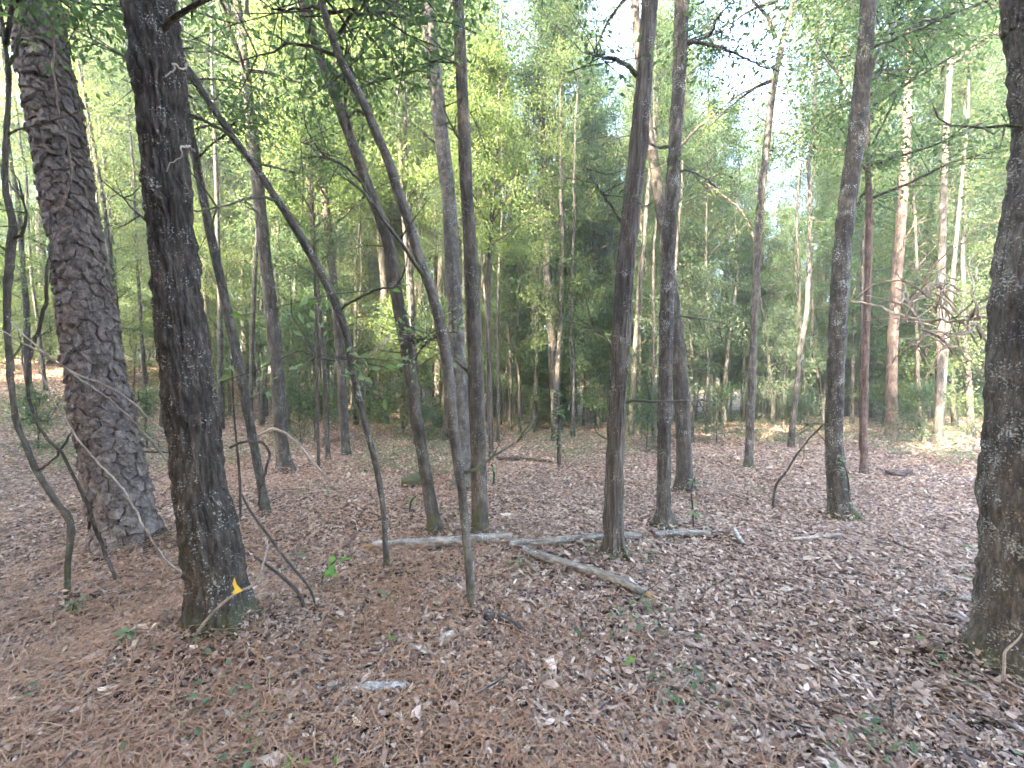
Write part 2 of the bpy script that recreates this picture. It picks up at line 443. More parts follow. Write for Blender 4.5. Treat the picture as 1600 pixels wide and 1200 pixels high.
# ------------------------------------------------------------------ crowns and forest trees
def gen_crown(name, seed, Hc, spread, nb, nt, nleaf, ls, leaf, up=(0.25, 0.9), shape='tall', r0=0.045):
    """branches, twigs and leaves round a vertical axis from the origin up to Hc"""
    r = np.random.default_rng(seed)
    mb = MB()
    pts, dirs = [], []
    for i in range(nb):
        f = (i + r.random()) / nb
        z = Hc * (f if shape == 'tall' else f * 0.92)
        az = i * 2.4 + r.normal(0, 0.4)
        prof = (0.55 + 0.45 * math.sin(math.pi * min(1, f + 0.15))) * (1 - 0.55 * f * f)
        Lb = spread * prof * r.uniform(0.6, 1.2)
        el = r.uniform(*up) + 0.5 * f
        d = np.array([math.cos(az) * math.cos(el), math.sin(az) * math.cos(el), math.sin(el)])
        p = np.array([0, 0, z]); P = [p]
        for k in range(4):
            d = d + r.normal(0, 0.16, 3) + np.array([0, 0, -0.05]); d /= np.linalg.norm(d)
            p = p + d * Lb / 4; P.append(p)
        P = np.array(P)
        rb = r0 * (1 - 0.7 * f) * (0.5 + 0.5 * prof)
        tube(mb, P, np.linspace(rb, 0.005, 5), 4, 0)
        for k in range(nt):
            g = 0.18 + 0.82 * (k + r.random()) / nt
            q = np.array([np.interp(g * 4, np.arange(5), P[:, c]) for c in range(3)])
            a2 = r.random() * 6.283
            e2 = r.normal(0.12, 0.4)
            d2 = np.array([math.cos(a2) * math.cos(e2), math.sin(a2) * math.cos(e2), math.sin(e2)]) + 0.5 * d
            d2 /= np.linalg.norm(d2)
            Lt = (0.28 + 0.22 * r.random()) * (0.35 + Lb) * (1.1 - 0.4 * g)
            q1 = q + d2 * Lt * 0.5 + r.normal(0, 0.05, 3); q2 = q + d2 * Lt + np.array([0, 0, -0.12 * Lt]) + r.normal(0, 0.06, 3)
            tube(mb, np.array([q, q1, q2]), np.array([0.008, 0.005, 0.0025]), 3, 0)
            for g2 in np.linspace(0.25, 1.05, 5):
                pts.append(q + (q2 - q) * g2); dirs.append(d2)
    pts = np.array(pts); dirs = np.array(dirs)
    w = r.random(len(pts)) ** 1.5 + 0.05; w /= w.sum()
    ix = r.choice(len(pts), nleaf, p=w)
    off = r.normal(0, 1, (nleaf, 3)) * np.array([0.15, 0.15, 0.09]) * (0.6 + 0.25 * spread)
    C = pts[ix] + off
    D = dirs[ix] * 0.5 + r.normal(0, 0.6, (nleaf, 3)) + np.array([0, 0, -0.25])
    leaves(mb, C, D, ls * r.uniform(0.65, 1.3, nleaf), 1, r.uniform(0.42, 0.55), r, flat=1.1)
    return mb.mesh(name, [M['twig'], M[leaf]], smooth=False)

CR = {}
for k, (leaf, seed) in enumerate([('leaf_a', 1), ('leaf_b', 2), ('leaf_a', 3), ('leaf_a', 4)]):
    CR['tall%d' % k] = (gen_crown('crown', 100 + seed, 9.5, 2.6, 38, 11, 44000, 0.076, leaf), 9.5)
for k, (leaf, seed) in enumerate([('leaf_b', 21), ('leaf_a', 22), ('leaf_b', 23), ('leaf_c', 24)]):
    CR['airy%d' % k] = (gen_crown('crown', 150 + seed, 8.0, 2.2, 20, 7, 6000, 0.054, leaf), 8.0)
for k, (leaf, seed) in enumerate([('leaf_b', 5), ('leaf_c', 6), ('leaf_a', 7), ('leaf_a', 8)]):
    CR['mid%d' % k] = (gen_crown('crown', 200 + seed, 5.5, 2.0, 30, 10, 24000, 0.072, leaf, up=(0.05, 0.7), r0=0.025), 5.5)
for k, (leaf, seed) in enumerate([('leaf_c', 9), ('leaf_b', 10)]):
    CR['sprig%d' % k] = (gen_crown('crown', 300 + seed, 4.5, 1.0, 18, 8, 7500, 0.056, leaf, up=(0.1, 0.8), r0=0.014), 4.5)
for k, (leaf, seed) in enumerate([('leaf_c', 41), ('leaf_b', 42), ('leaf_a', 43), ('leaf_c', 44)]):
    CR['pole%d' % k] = (gen_crown('crown', 300 + seed, 8.2, 1.15, 36, 7, 12000, 0.058, leaf, up=(0.0, 0.7), r0=0.014), 8.2)
for k, (leaf, seed) in enumerate([('leaf_c', 11), ('leaf_c', 12), ('leaf_b', 13)]):
    CR['bush%d' % k] = (gen_crown('crown', 400 + seed, 1.3, 0.95, 16, 7, 4200, 0.045, leaf, up=(0.1, 0.9), r0=0.012), 1.3)

def gen_trunk(name, seed, H, r, mat, wob=0.12, n=9):
    g = np.random.default_rng(seed)
    k = 18
    z = np.linspace(-0.25, H, k)
    w = np.cumsum(g.normal(0, wob, (k, 2)), axis=0)
    w = w * np.sin(np.linspace(0, math.pi, k))[:, None] * 0.5
    P = np.concatenate([w, z[:, None]], 1)
    R = r * (1 - 0.82 * np.clip(z / H, 0, 1) ** 1.2) * (1 + 0.5 * np.exp(-np.clip(z, 0, 9) / 0.25))
    mb = MB(); tube(mb, P, R, n, 0)
    return mb.mesh(name, mat), H
for k, (leaf, seed) in enumerate([('leaf_b', 31), ('leaf_c', 32), ('leaf_a', 33)]):
    CR['low%d' % k] = (gen_crown('crown', 500 + seed, 3.2, 1.7, 26, 9, 15000, 0.068, leaf, up=(0.0, 0.7), r0=0.016), 3.2)
for k, (leaf, seed) in enumerate([('leaf_cover', 51), ('leaf_c', 52)]):
    CR['low%d' % (3 + k)] = (gen_crown('crown', 500 + seed, 2.6, 1.3, 20, 7, 7000, 0.058, leaf, up=(0.0, 0.7), r0=0.014), 2.6)
TR = {'tall': [gen_trunk('trunk', 20 + i, 15.5, [0.13, 0.10, 0.16, 0.085, 0.12][i], M['far']) for i in range(5)],
      'tan': [gen_trunk('trunk', 40 + i, 17, 0.16, M['tan'], 0.06) for i in range(2)],
      'low': [gen_trunk('trunk', 70 + i, 3.8, [0.03, 0.022, 0.036][i], M['far'], 0.07, 6) for i in range(3)],
      'slim': [gen_trunk('trunk', 80 + i, [12.5, 11, 13, 12, 11.5, 12][i], [0.055, 0.042, 0.07, 0.05, 0.036, 0.06][i], M['scaly'], [0.04, 0.07, 0.03, 0.10, 0.05, 0.06][i], 8) for i in range(6)],
      'mid': [gen_trunk('trunk', 50 + i, 7.6, [0.05, 0.065, 0.042, 0.055][i], M['far'], 0.10, 7) for i in range(4)],
      'pole': [gen_trunk('trunk', 60 + i, 10.0, [0.060, 0.042, 0.070, 0.050][i], M['far'], [0.10, 0.05, 0.04, 0.13][i], 6) for i in range(4)]}

MARKS = [(-400, 'left of the plated pine'), (130, 'between the pine and the dark trunk'), (300, 'right of the dark rough trunk'),
         (445, 'left of the arching sapling'), (600, 'behind the curved and leaning trunks'), (760, 'between mossy-footed and strip-barked trunks'),
         (985, 'behind the strip-barked trunk'), (1075, 'left of the black slim trunk'),
         (1185, 'left of the moss-ringed trunk'), (1330, 'right of the moss-ringed trunk'), (1530, 'beyond the right-edge trunk'), (1800, None)]
CELLS = {}
def where(px):
    for (a, t), (b, _) in zip(MARKS[:-1], MARKS[1:]):
        if a <= px < b: return t
    return MARKS[0][1] if px < 0 else MARKS[-2][1]

def forest_tree(x, y, kind, i, behind=False):
    sc = random.uniform(0.85, 1.2)
    z = gz(x, y)
    px = CX + F * x / max(y, 0.1)
    if behind:
        label, grp = 'tall leafy tree behind the viewpoint, shading the near ground', 'trees behind the viewpoint'
    else:
        band = 'at middle distance' if y < 17 else ('farther back' if y < 28 else 'far back')
        what = {'tall': 'tall slim tree', 'tan': 'tan-barked tall tree', 'mid': 'leafy understory tree', 'pole': 'thin pole sapling', 'low': 'bushy leafy sapling', 'slim': 'bare-stemmed slim trunk'}[kind]
        label = '%s %s, %s' % (what, band, where(px)); grp = label
    nm = {'tall': 'slim_tree', 'tan': 'tan_tree', 'mid': 'understory_tree', 'pole': 'pole_sapling', 'low': 'bushy_sapling', 'slim': 'bare_slim_tree'}[kind]
    t = thing(nm, (x, y, z), label, 'tree', grp)
    if not behind: CELLS.setdefault((what, band, where(px)), []).append((px, t))
    t.scale = (sc, sc, sc)
    t.rotation_euler = (random.gauss(0, 0.035), random.gauss(0, 0.035), random.random() * 6.28)
    me, H = TR[kind][i % len(TR[kind])]
    obj('trunk', me, t)
    ck = {'tall': 'tall%d' % (i % 4), 'tan': 'tall%d' % (i % 4), 'mid': 'mid%d' % (i % 4), 'pole': 'pole%d' % (i % 4), 'low': 'low%d' % (i % 5), 'slim': 'sprig%d' % (i % 2)}[kind]
    cm, hc = CR[ck]
    obj('crown', cm, t, (0, 0, H - hc + 0.4 if kind not in ('mid', 'low') else H - hc - random.uniform(0, 0.15 * H)), random.random() * 6.28)
    return t

def lichen_disp(N, vl, amp, seed, sharp=1.0):
    def f(th, s):
        u = th / (2 * math.pi) * N
        wv = vnoise(u * 0.5, s / vl * 0.7, max(1, N // 2), seed + 1) * 1.6
        a = vnoise(u + 0 * s, s / vl + 0 * th + wv * 0.6, N, seed)
        b = vnoise(u * 2, s / vl * 2.3, 2 * N, seed + 4)
        c = vnoise(u * 5, s / vl * 6, 5 * N, seed + 7)
        rd = 1 - np.abs(2 * a - 1)
        return amp * ((1 - rd ** sharp) * 1.3 - 0.6 + (b - 0.5) * 0.8 + (c - 0.5) * 0.45)
    return f

def flare_fn(amt, h, k, ph):
    def f(th, s):
        hh = np.clip(s - 0.15, 0, 9)
        return 1 + amt * np.exp(-hh / h) * (0.75 + 0.35 * np.cos(k * th + ph) + 0.2 * np.cos((k + 2) * th + 2 * ph))
    return f

def hand_tree(name, label, pts, mat, top=11.0, n=10, ds=0.15, disp=None, flare=(0.35, 0.13, 4, 0.5), lean_y=0.0, crown=None, crown_z=6.0, crown_sc=1.0, cat='tree', straight=0.6, group=None, y0=None, stubs=5):
    """pts: pixel polyline from the foot upward (px, py, width); carried on above the frame to its full height"""
    base = on_ground(pts[0][0], pts[0][1])
    if y0 is not None: base = np.array([*at_y(pts[0][0], pts[0][1], y0)[:2], 0]); base[2] = gz(base[0], base[1])
    y = base[1]
    P, R = [base], [0.5 * pts[0][2] * y / F * stretch(pts[0][0])]
    for px, py, w in pts[1:]:
        q = at_y(px, py, y); q = at_y(px, py, y + lean_y * max(0, q[2] - base[2]))
        P.append(q); R.append(0.5 * w * q[1] / F * stretch(px))
    P = np.array(P); R = np.array(R)
    d = P[-1] - P[-2]; d /= np.linalg.norm(d)
    p = P[-1]; r = R[-1]; ex, er = [], []
    while p[2] < top + base[2]:
        d = d * straight + np.array([0, 0, 1 - straight]) ; d /= np.linalg.norm(d)
        p = p + d * 1.0
        ex.append(p); er.append(max(0.012, r * (1 - 0.85 * (p[2] - P[-1][2]) / max(0.5, top + base[2] - P[-1][2]))))
    if ex: P = np.concatenate([P, ex]); R = np.concatenate([R, er])
    sub = P[0] - (P[1] - P[0]) / np.linalg.norm(P[1] - P[0]) * 0.15
    P = np.concatenate([[sub], P]); R = np.concatenate([[R[0]], R])
    tot = np.linalg.norm(np.diff(P, axis=0), axis=1).sum()
    vis = min(tot, 5.8 if y < 5 else tot * 0.8)
    s_new = np.concatenate([np.arange(0, vis, ds), np.arange(vis, tot, max(ds, 0.25)), [tot * 0.9999]])
    P, R = resample(P, R, s_new)
    t = thing(name, base, label, cat, group)
    if y < 14: BANKS.append((base[0], base[1], R[2]))
    g = np.random.default_rng(len(BANKS) + 500)
    R = R * (1 + 0.16 * (np.interp(np.arange(len(R)) * ds, np.arange(0, 40, 0.11), vnoise(np.arange(0, 40, 0.11) * 9 + len(BANKS) * 7, np.zeros(364) + 3.3, seed=3)) - 0.5))
    mb = MB(); tube(mb, P - base, R, n, 0, disp, flare_fn(*flare) if flare else None)
    if stubs:
        for k in range(stubs):
            i = int(g.integers(int(0.9 / ds), max(int(0.9 / ds) + 1, min(len(P) - 3, int((4.6 if y < 5 else 7.5) / ds)))))
            i = min(i, len(P) - 3)
            a = g.random() * 6.28; d = np.array([math.cos(a), 0.6 * math.sin(a), g.uniform(-0.1, 0.9)]); d /= np.linalg.norm(d)
            L = g.choice([0.06, 0.10, 0.35, 0.6, 0.9]) * g.uniform(0.8, 1.3)
            Q = [P[i] - base]
            for e in range(6): d = d + g.normal(0, 0.17, 3); d /= np.linalg.norm(d); Q.append(Q[-1] + d * (R[i] * 0.9 + L) / 6)
            r0 = min(R[i] * 0.5, 0.005 + 0.012 * L)
            sb = MB(); tube(sb, np.array(Q), np.linspace(r0, 0.0015, 7), 6)
            if L > 0.3:
                for e in range(4):
                    q = Q[int(g.integers(2, 6))]; d2 = d + g.normal(0, 0.7, 3); d2 /= np.linalg.norm(d2)
                    tube(sb, np.array([q, q + d2 * L * 0.2 + g.normal(0, 0.02, 3), q + d2 * L * 0.45]), np.array([r0 * 0.5, r0 * 0.35, 0.001]), 5)
            obj('side_twig', sb.mesh('side_twig', mat), t)
    tr = obj('trunk', mb.mesh('trunk', mat), t)
    if crown:
        k = int(np.argmin(np.abs((P - base)[:, 2] - crown_z)))
        cm, hc = CR[crown]
        obj('crown', cm, t, P[k] - base, random.random() * 6.28, crown_sc)
    t['_'] = 0; del t['_']
    return t, P, R, tr

# ------------------------------------------------------------------ the pine with plated bark
pine, PP, PR, pine_trunk = hand_tree('plated_pine', 'thick leaning pine with large plated bark, left of the dark rough trunk',
    [(200, 852, 104), (188, 783, 97), (150, 583, 92), (124, 400, 80), (111, 333, 79), (89, 200, 79), (53, 0, 78)],
    M['pine_core'], top=16, n=64, ds=0.03, disp=lichen_disp(18, 0.12, 0.008, 3), flare=(0.16, 0.2, 5, 0.3), crown='airy2', crown_z=8)

def pine_plates():
    r = np.random.default_rng(77)
    org = np.array(pine.location)
    t, Nn, B = frames(PP)
    s = np.concatenate([[0], np.cumsum(np.linalg.norm(np.diff(PP, axis=0), axis=1))])
    Rm = float(np.mean(PR[:120]))
    Wd = 2 * math.pi * Rm
    top = 5.6
    du, dv = 0.076, 0.082
    sites = []
    nu = int(round(Wd / du)); nv = int(top / dv)
    for j in range(-1, nv + 1):
        for i in range(nu):
            sites.append(((i + 0.5 * (j % 2) + r.uniform(-0.48, 0.48)) * Wd / nu, (j + r.uniform(-0.5, 0.5)) * dv))
    sites = [p for p in sites if r.random() > 0.18]
    S = np.array(sites)
    front, rest = [], MB()
    def pt(u, v, h):
        th = u / Rm
        c = np.array([np.interp(v, s, PP[:, k]) for k in range(3)]); n1 = np.array([np.interp(v, s, Nn[:, k]) for k in range(3)]); b1 = np.array([np.interp(v, s, B[:, k]) for k in range(3)])
        rr = np.interp(v, s, PR)
        fl = float(flare_fn(0.16, 0.2, 5, 0.3)(np.array(th), np.array(v)))
        return c + (rr * fl + h) * (math.cos(th) * n1 + math.sin(th) * b1) - org
    for (u, v) in sites:
        if v < 0.16 or v > top: continue
        d = S - np.array([u, v]); d[:, 0] = (d[:, 0] + Wd / 2) % Wd - Wd / 2
        m = np.hypot(d[:, 0], d[:, 1]); near = d[(m > 1e-6) & (m < 0.34)]
        poly = [np.array(p) for p in ((-.2, -.2), (.2, -.2), (.2, .2), (-.2, .2))]
        for q in near:
            nq = np.linalg.norm(q); nn = q / nq; lim = nq / 2 - 0.0028 + 0.007 * max(0.0, -nn[1])
            new = []
            for a, b in zip(poly, poly[1:] + poly[:1]):
                da, db = a @ nn - lim, b @ nn - lim
                if da <= 0: new.append(a)
                if da * db < 0: new.append(a + (b - a) * da / (da - db))
            poly = new
            if len(poly) < 3: break
        if len(poly) < 3: continue
        # roughen the outline
        out = []
        for a, b in zip(poly, poly[1:] + poly[:1]):
            k = max(1, int(np.linalg.norm(b - a) / 0.028))
            for e in range(k): out.append(a + (b - a) * (e + (0.5 * r.random() if k > 1 else 0)) / k)
        O = np.array(out)
        if len(O) < 5: continue
        O = O * (1 + r.normal(0, 0.085, (len(O), 1)))
        lift = r.uniform(0.005, 0.024); tilt = r.normal(0.0, 0.10); low = r.uniform(0.0, 0.22)
        hz = lambda o: lift + tilt * o[0] - low * o[1] + r.normal(0, 0.0012)
        V = []; C = []
        rings = [(1.0, -0.02), (0.99, None), (0.90, 0.003), (0.5, 0.003)]
        for sc, ex in rings:
            for o in O:
                oo = o * sc
                h = -0.02 if sc == 1.0 else max(-0.004, hz(oo)) + (ex or 0) + (r.normal(0, 0.0025) if sc < 0.9 else 0)
                V.append(pt(u + oo[0], v + oo[1], h)); C.append((u + oo[0], h, v + oo[1]))
        V.append(pt(u, v, max(0, lift) + 0.008)); C.append((u, 0, v))
        n = len(O); Q = []; T = []
        for g in range(3):
            for e in range(n): Q.append((g * n + e, g * n + (e + 1) % n, (g + 1) * n + (e + 1) % n, (g + 1) * n + e))
        for e in range(n): T.append((3 * n + e, 3 * n + (e + 1) % n, 4 * n))
        for fl in range(int(r.integers(0, 3))):      # loose flakes lying on the plate
            k = len(V); m_ = 7; cx, cy = r.normal(0, 0.016, 2); ra = r.uniform(0.014, 0.03); hh = lift + 0.012 + 0.006 * fl
            an = np.arange(m_) * 6.283 / m_ + r.normal(0, 0.25, m_); rd = ra * r.uniform(0.6, 1.2, m_)
            for top_ in (0, 1):
                for q in range(m_):
                    o2 = np.array([cx + rd[q] * math.cos(an[q]), cy + 1.2 * rd[q] * math.sin(an[q])])
                    h = hh - low * o2[1] if top_ else lift - 0.01
                    V.append(pt(u + o2[0], v + o2[1], h)); C.append((u + o2[0] + 3, h, v + o2[1]))
            for q in range(m_): Q.append((k + q, k + (q + 1) % m_, k + m_ + (q + 1) % m_, k + m_ + q))
            V.append(pt(u + cx, v + cy, hh + 0.003 - low * cy)); C.append((u + cx + 3, hh, v + cy))
            for q in range(m_): T.append((k + m_ + q, k + m_ + (q + 1) % m_, k + 2 * m_))
        wp = V[4 * n] + org
        c = np.array([np.interp(v, s, PP[:, k]) for k in range(3)])
        facing = (wp - c) @ (EYE - wp) / (np.linalg.norm(wp - c) * np.linalg.norm(EYE - wp))
        front.append((facing, v, V, Q, T, C))
    front.sort(key=lambda a: -(a[0] - (10 if a[1] > 5.3 else 0)))
    for i, (fc, v, V, Q, T, C) in enumerate(front):
        if i < 290:
            mb = MB(); mb.add(V, Q, T, C)
            obj('bark_plate', mb.mesh('bark_plate', M['pine_plate'], smooth=False), pine_trunk)
        else:
            rest.add(V, Q, T, C)
    o = obj('bark_plates', rest.mesh('bark_plates', M['pine_plate'], smooth=False), pine_trunk); o['kind'] = 'stuff'
pine_plates()

# ------------------------------------------------------------------ the other near trunks, left to right
oak, OP, OR, oak_trunk = hand_tree('dark_tree', 'thick dark rough-barked trunk standing in a mound of pine needles',
    [(342, 968, 104), (337, 900, 98), (321, 800, 96), (315, 783, 94), (302, 667, 88), (286, 533, 86), (272, 400, 80), (266, 333, 75), (254, 200, 79), (247, 100, 85), (240, 50, 80), (234, 0, 81)],
    M['oak'], top=14, n=150, ds=0.013, disp=lichen_disp(36, 0.10, 0.016, 8, 0.7), flare=(0.30, 0.16, 5, 0.2), crown='airy1', crown_z=6.2)
T3, *_ = hand_tree('crooked_sapling', 'thin crooked sapling at the left edge, kinked above its foot',
    [(104, 935, 13), (106, 880, 12), (110, 818, 14), (88, 785, 13), (60, 740, 13), (38, 690, 12), (24, 650, 12), (14, 560, 12), (11, 470, 14), (17, 390, 17), (20, 350, 16), (8, 290, 12), (10, 210, 11), (14, 120, 9), (4, 40, 8), (-5, -40, 7)],
    M['twin'], top=6, n=12, ds=0.03, disp=lichen_disp(8, 0.06, 0.004, 5), flare=(0.1, 0.05, 3, 0), crown='sprig0', crown_z=3.6)
T4, *_ = hand_tree('slanting_tree', 'slim slanting trunk with pale blotches, right behind the dark rough trunk',
    [(415, 800, 17), (405, 740, 15), (392, 670, 15), (375, 580, 16), (352, 470, 16), (330, 370, 15), (306, 250, 14), (290, 160, 12), (278, 60, 11)],
    M['scaly'], top=8, n=14, ds=0.04, disp=lichen_disp(8, 0.08, 0.004, 15), crown='sprig1', crown_z=3.6, crown_sc=1.0)
T5, P5, *_ = hand_tree('brown_tree', 'slim brown trunk with a dark foot, beside the arching dead branch',
    [(446, 736, 30), (441, 700, 22), (437, 640, 22), (432, 560, 22), (424, 480, 21), (413, 390, 20), (402, 280, 20), (390, 170, 17), (376, 50, 15), (368, -20, 14)],
    M['far'], top=13, n=20, ds=0.05, disp=lichen_disp(10, 0.12, 0.006, 25), crown='airy3', crown_z=5.5)
T6, *_ = hand_tree('blotchy_tree', 'lichen-blotched slim trunk just right of the brown trunk',
    [(463, 640, 15), (457, 570, 15), (450, 520, 15), (443, 440, 14), (436, 400, 14), (425, 310, 13), (412, 200, 12), (405, 60, 10)],
    M['smooth'], top=13, n=12, ds=0.1, crown='airy0', crown_z=6.5)
T7, P7, *_ = hand_tree('arching_sapling', 'long thin sapling arching up left across to the dark rough trunk',
    [(605, 890, 10), (602, 850, 9), (598, 790, 9), (588, 730, 10), (575, 680, 10), (560, 620, 11), (548, 560, 12), (541, 520, 12), (530, 490, 13), (516, 455, 13), (500, 425, 14), (480, 388, 14), (452, 340, 14), (428, 305, 13), (400, 262, 12), (368, 220, 12), (330, 165, 12), (300, 118, 12), (286, 96, 10)],
    M['scaly'], top=0.5, n=12, ds=0.03, disp=lichen_disp(6, 0.06, 0.003, 31), flare=(0.25, 0.05, 3, 1))
T8, *_ = hand_tree('pole_tree', 'dark slim trunk ending in the brush, right of the brown trunk',
    [(541, 710, 15), (536, 640, 14), (532, 560, 14), (524, 470, 13), (515, 380, 13), (506, 290, 11), (500, 220, 10)],
    M['far'], top=10, n=12, ds=0.1, crown='mid2', crown_z=4.2)
T8b, *_ = hand_tree('pole_tree', 'narrow dark pole close left of the slim trunk ending in the brush',
    [(513, 716, 8), (509, 640, 7), (506, 560, 8), (498, 470, 7), (490, 380, 9), (482, 270, 8), (474, 190, 7)],
    M['far'], top=8, n=9, ds=0.1, crown='sprig1', crown_z=3.8)
T8c, *_ = hand_tree('pole_tree', 'thinnest upright pole left of the arching sapling',
    [(498, 732, 5), (496, 640, 5), (495, 540, 5), (492, 440, 4), (489, 330, 4)], M['twig'], top=5.5, n=7, ds=0.1, crown='sprig0', crown_z=2.6, crown_sc=0.7)
T9, P9, *_ = hand_tree('leaning_tree', 'slim trunk leaning left, its foot behind the fallen log',
    [(681, 834, 21), (672, 780, 20), (660, 710, 19), (648, 640, 20), (640, 575, 20), (633, 530, 21), (620, 460, 20), (611, 400, 19), (598, 350, 19), (578, 300, 17), (560, 250, 17), (540, 195, 16), (512, 120, 15), (490, 60, 15), (473, 0, 15)],
    M['twin'], top=8, n=28, ds=0.03, disp=lichen_disp(12, 0.10, 0.0045, 41), crown='sprig0', crown_z=3.6, crown_sc=1.0)
T10, P10, *_ = hand_tree('curved_tree', 'slender lichen-spotted trunk standing before the log, curving up to the left',
    [(738, 958, 13), (734, 900, 14), (729, 850, 14), (722, 770, 15), (712, 700, 17), (706, 650, 17), (702, 600, 18), (696, 550, 17), (688, 510, 17), (677, 465, 16), (665, 430, 15), (654, 400, 15), (640, 352, 15), (622, 300, 15), (606, 250, 14), (590, 212, 14), (565, 155, 14), (540, 110, 13), (520, 60, 12), (505, 10, 12), (497, -40, 11)],
    M['smooth'], top=6.5, n=26, ds=0.025, disp=lichen_disp(10, 0.08, 0.003, 45), flare=(0.12, 0.06, 3, 0), crown='sprig1', crown_z=3.4, crown_sc=1.0)
T11, *_ = hand_tree('mossy_foot_tree', 'straight grey trunk with a mossy flared foot, behind the curved trunk',
    [(722, 760, 34), (724, 715, 25), (721, 650, 24), (716, 560, 24), (711, 480, 23), (706, 400, 23), (702, 320, 23), (693, 240, 22), (685, 170, 22), (676, 90, 21), (667, 0, 20)],
    M['smooth'], top=13, n=36, ds=0.04, disp=lichen_disp(12, 0.15, 0.005, 51), flare=(0.5, 0.12, 4, 2.6), crown='airy1', crown_z=6.6)
T12, P12, *_ = hand_tree('mossy_shin_tree', 'straight slim trunk with yellow-green mossy foot touching the fallen log',
    [(750, 834, 27), (749, 780, 26), (747, 700, 25), (744, 600, 24), (741, 520, 23), (737, 430, 22), (733, 360, 21), (728, 280, 20), (723, 160, 18), (716, 0, 17)],
    M['twin'], top=12, n=44, ds=0.03, disp=lichen_disp(14, 0.12, 0.004, 55), flare=(0.10, 0.1, 3, 2), crown='airy0', crown_z=6.0)
T13, *_ = hand_tree('forked_tree', 'slender forked tree right of the mossy-footed pair',
    [(768, 715, 8), (766, 640, 8), (764, 560, 8), (763, 470, 8), (768, 350, 7), (775, 260, 6)], M['far'], top=9, n=9, ds=0.1, crown='mid2', crown_z=3.5, crown_sc=0.7)
T14, *_ = hand_tree('far_pole', 'straight dark far trunk midway between the mossy-footed pair and strip-barked trunk',
    [(835, 663, 11), (834, 560, 10), (835, 450, 9), (838, 340, 9), (842, 250, 8)], M['far'], top=13, n=10, ds=0.2, crown='airy3', crown_z=8)
T15, P15, *_ = hand_tree('strip_barked_tree', 'tall trunk with long furrowed bark strips, at the end of the crossing logs',
    [(960, 866, 34), (959, 820, 31), (959, 783, 29), (963, 667, 28), (970, 533, 28), (979, 400, 28), (986, 333, 29), (1000, 200, 27), (1008, 100, 25), (1015, 0, 24)],
    M['strip'], top=14, n=110, ds=0.018, disp=lichen_disp(20, 0.26, 0.014, 61, 0.7), flare=(0.75, 0.08, 5, 1.0), crown='airy2', crown_z=5.8)
T16, P16, *_ = hand_tree('scaly_tree', 'slimmer dark trunk right of the strip-barked trunk, foot behind the log',
    [(1037, 820, 26), (1037, 780, 23), (1038, 667, 22), (1041, 533, 22), (1044, 400, 22), (1048, 333, 21), (1056, 200, 20), (1062, 100, 21), (1065, 0, 22)],
    M['scaly'], top=13, n=72, ds=0.022, disp=lichen_disp(16, 0.08, 0.009, 65), flare=(0.75, 0.07, 4, 0.4), crown='airy1', crown_z=5.6)
T17, P17, *_ = hand_tree('bent_tree', 'brown trunk bending left behind the slimmer dark trunk, foot reddish',
    [(1070, 764, 31), (1069, 720, 25), (1066, 640, 25), (1060, 560, 24), (1052, 480, 22), (1042, 400, 19), (1034, 340, 17), (1024, 270, 16), (1012, 190, 14), (1000, 100, 13), (992, 0, 12)],
    M['far'], top=12, n=32, ds=0.05, disp=lichen_disp(12, 0.10, 0.006, 71), flare=(0.3, 0.1, 4, 1.5), crown='airy3', crown_z=6)
T18, P18, *_ = hand_tree('black_slim_tree', 'slim almost black trunk alone in the gap, bending right near the top',
    [(1170, 728, 15), (1172, 660, 13), (1176, 560, 13), (1181, 450, 12), (1184, 380, 12), (1190, 300, 12), (1198, 225, 12), (1208, 140, 11), (1222, 70, 10), (1240, 0, 10)],
    M['scaly'], top=12, n=20, ds=0.05, disp=lichen_disp(8, 0.1, 0.004, 75), flare=(0.3, 0.08, 3, 1), crown='airy0', crown_z=6.3)
T19, P19, *_ = hand_tree('moss_base_tree', 'tall grey trunk with a bright moss ring at its foot',
    [(1314, 806, 40), (1308, 760, 33), (1304, 700, 31), (1303, 667, 30), (1308, 533, 30), (1315, 400, 29), (1322, 333, 29), (1340, 200, 29), (1349, 100, 27), (1358, 0, 26)],
    M['ringed'], top=14, n=84, ds=0.025, disp=lichen_disp(18, 0.12, 0.007, 81), flare=(0.6, 0.10, 5, 0.7), crown='airy0', crown_z=5.6)
T20, *_ = hand_tree('reddish_tree', 'slim reddish trunk right beside the moss-ringed grey trunk',
    [(1350, 738, 14), (1350, 660, 13), (1352, 560, 12), (1356, 440, 12), (1358, 330, 12), (1356, 250, 9)],
    M['reddish'], top=9, n=16, ds=0.06, disp=lichen_disp(8, 0.1, 0.005, 85), crown='mid0', crown_z=4.0)
T21, *_ = hand_tree('tan_tree', 'sunlit tan trunk farther back, right of the slim reddish trunk',
    [(1393, 682, 22), (1393, 600, 19), (1395, 530, 18), (1402, 420, 18), (1409, 330, 17), (1415, 220, 15), (1420, 120, 13)],
    M['tan'], top=15, n=18, ds=0.1, disp=lichen_disp(10, 0.12, 0.008, 87), crown='airy2', crown_z=8.5)
T22, *_ = hand_tree('grey_pole_tree', 'straight grey trunk behind the pale dead twigs, near the right edge',
    [(1466, 698, 15), (1468, 600, 14), (1470, 500, 14), (1472, 400, 13), (1475, 280, 12), (1482, 140, 11)],
    M['far'], top=14, n=14, ds=0.1, crown='airy3', crown_z=7.5)
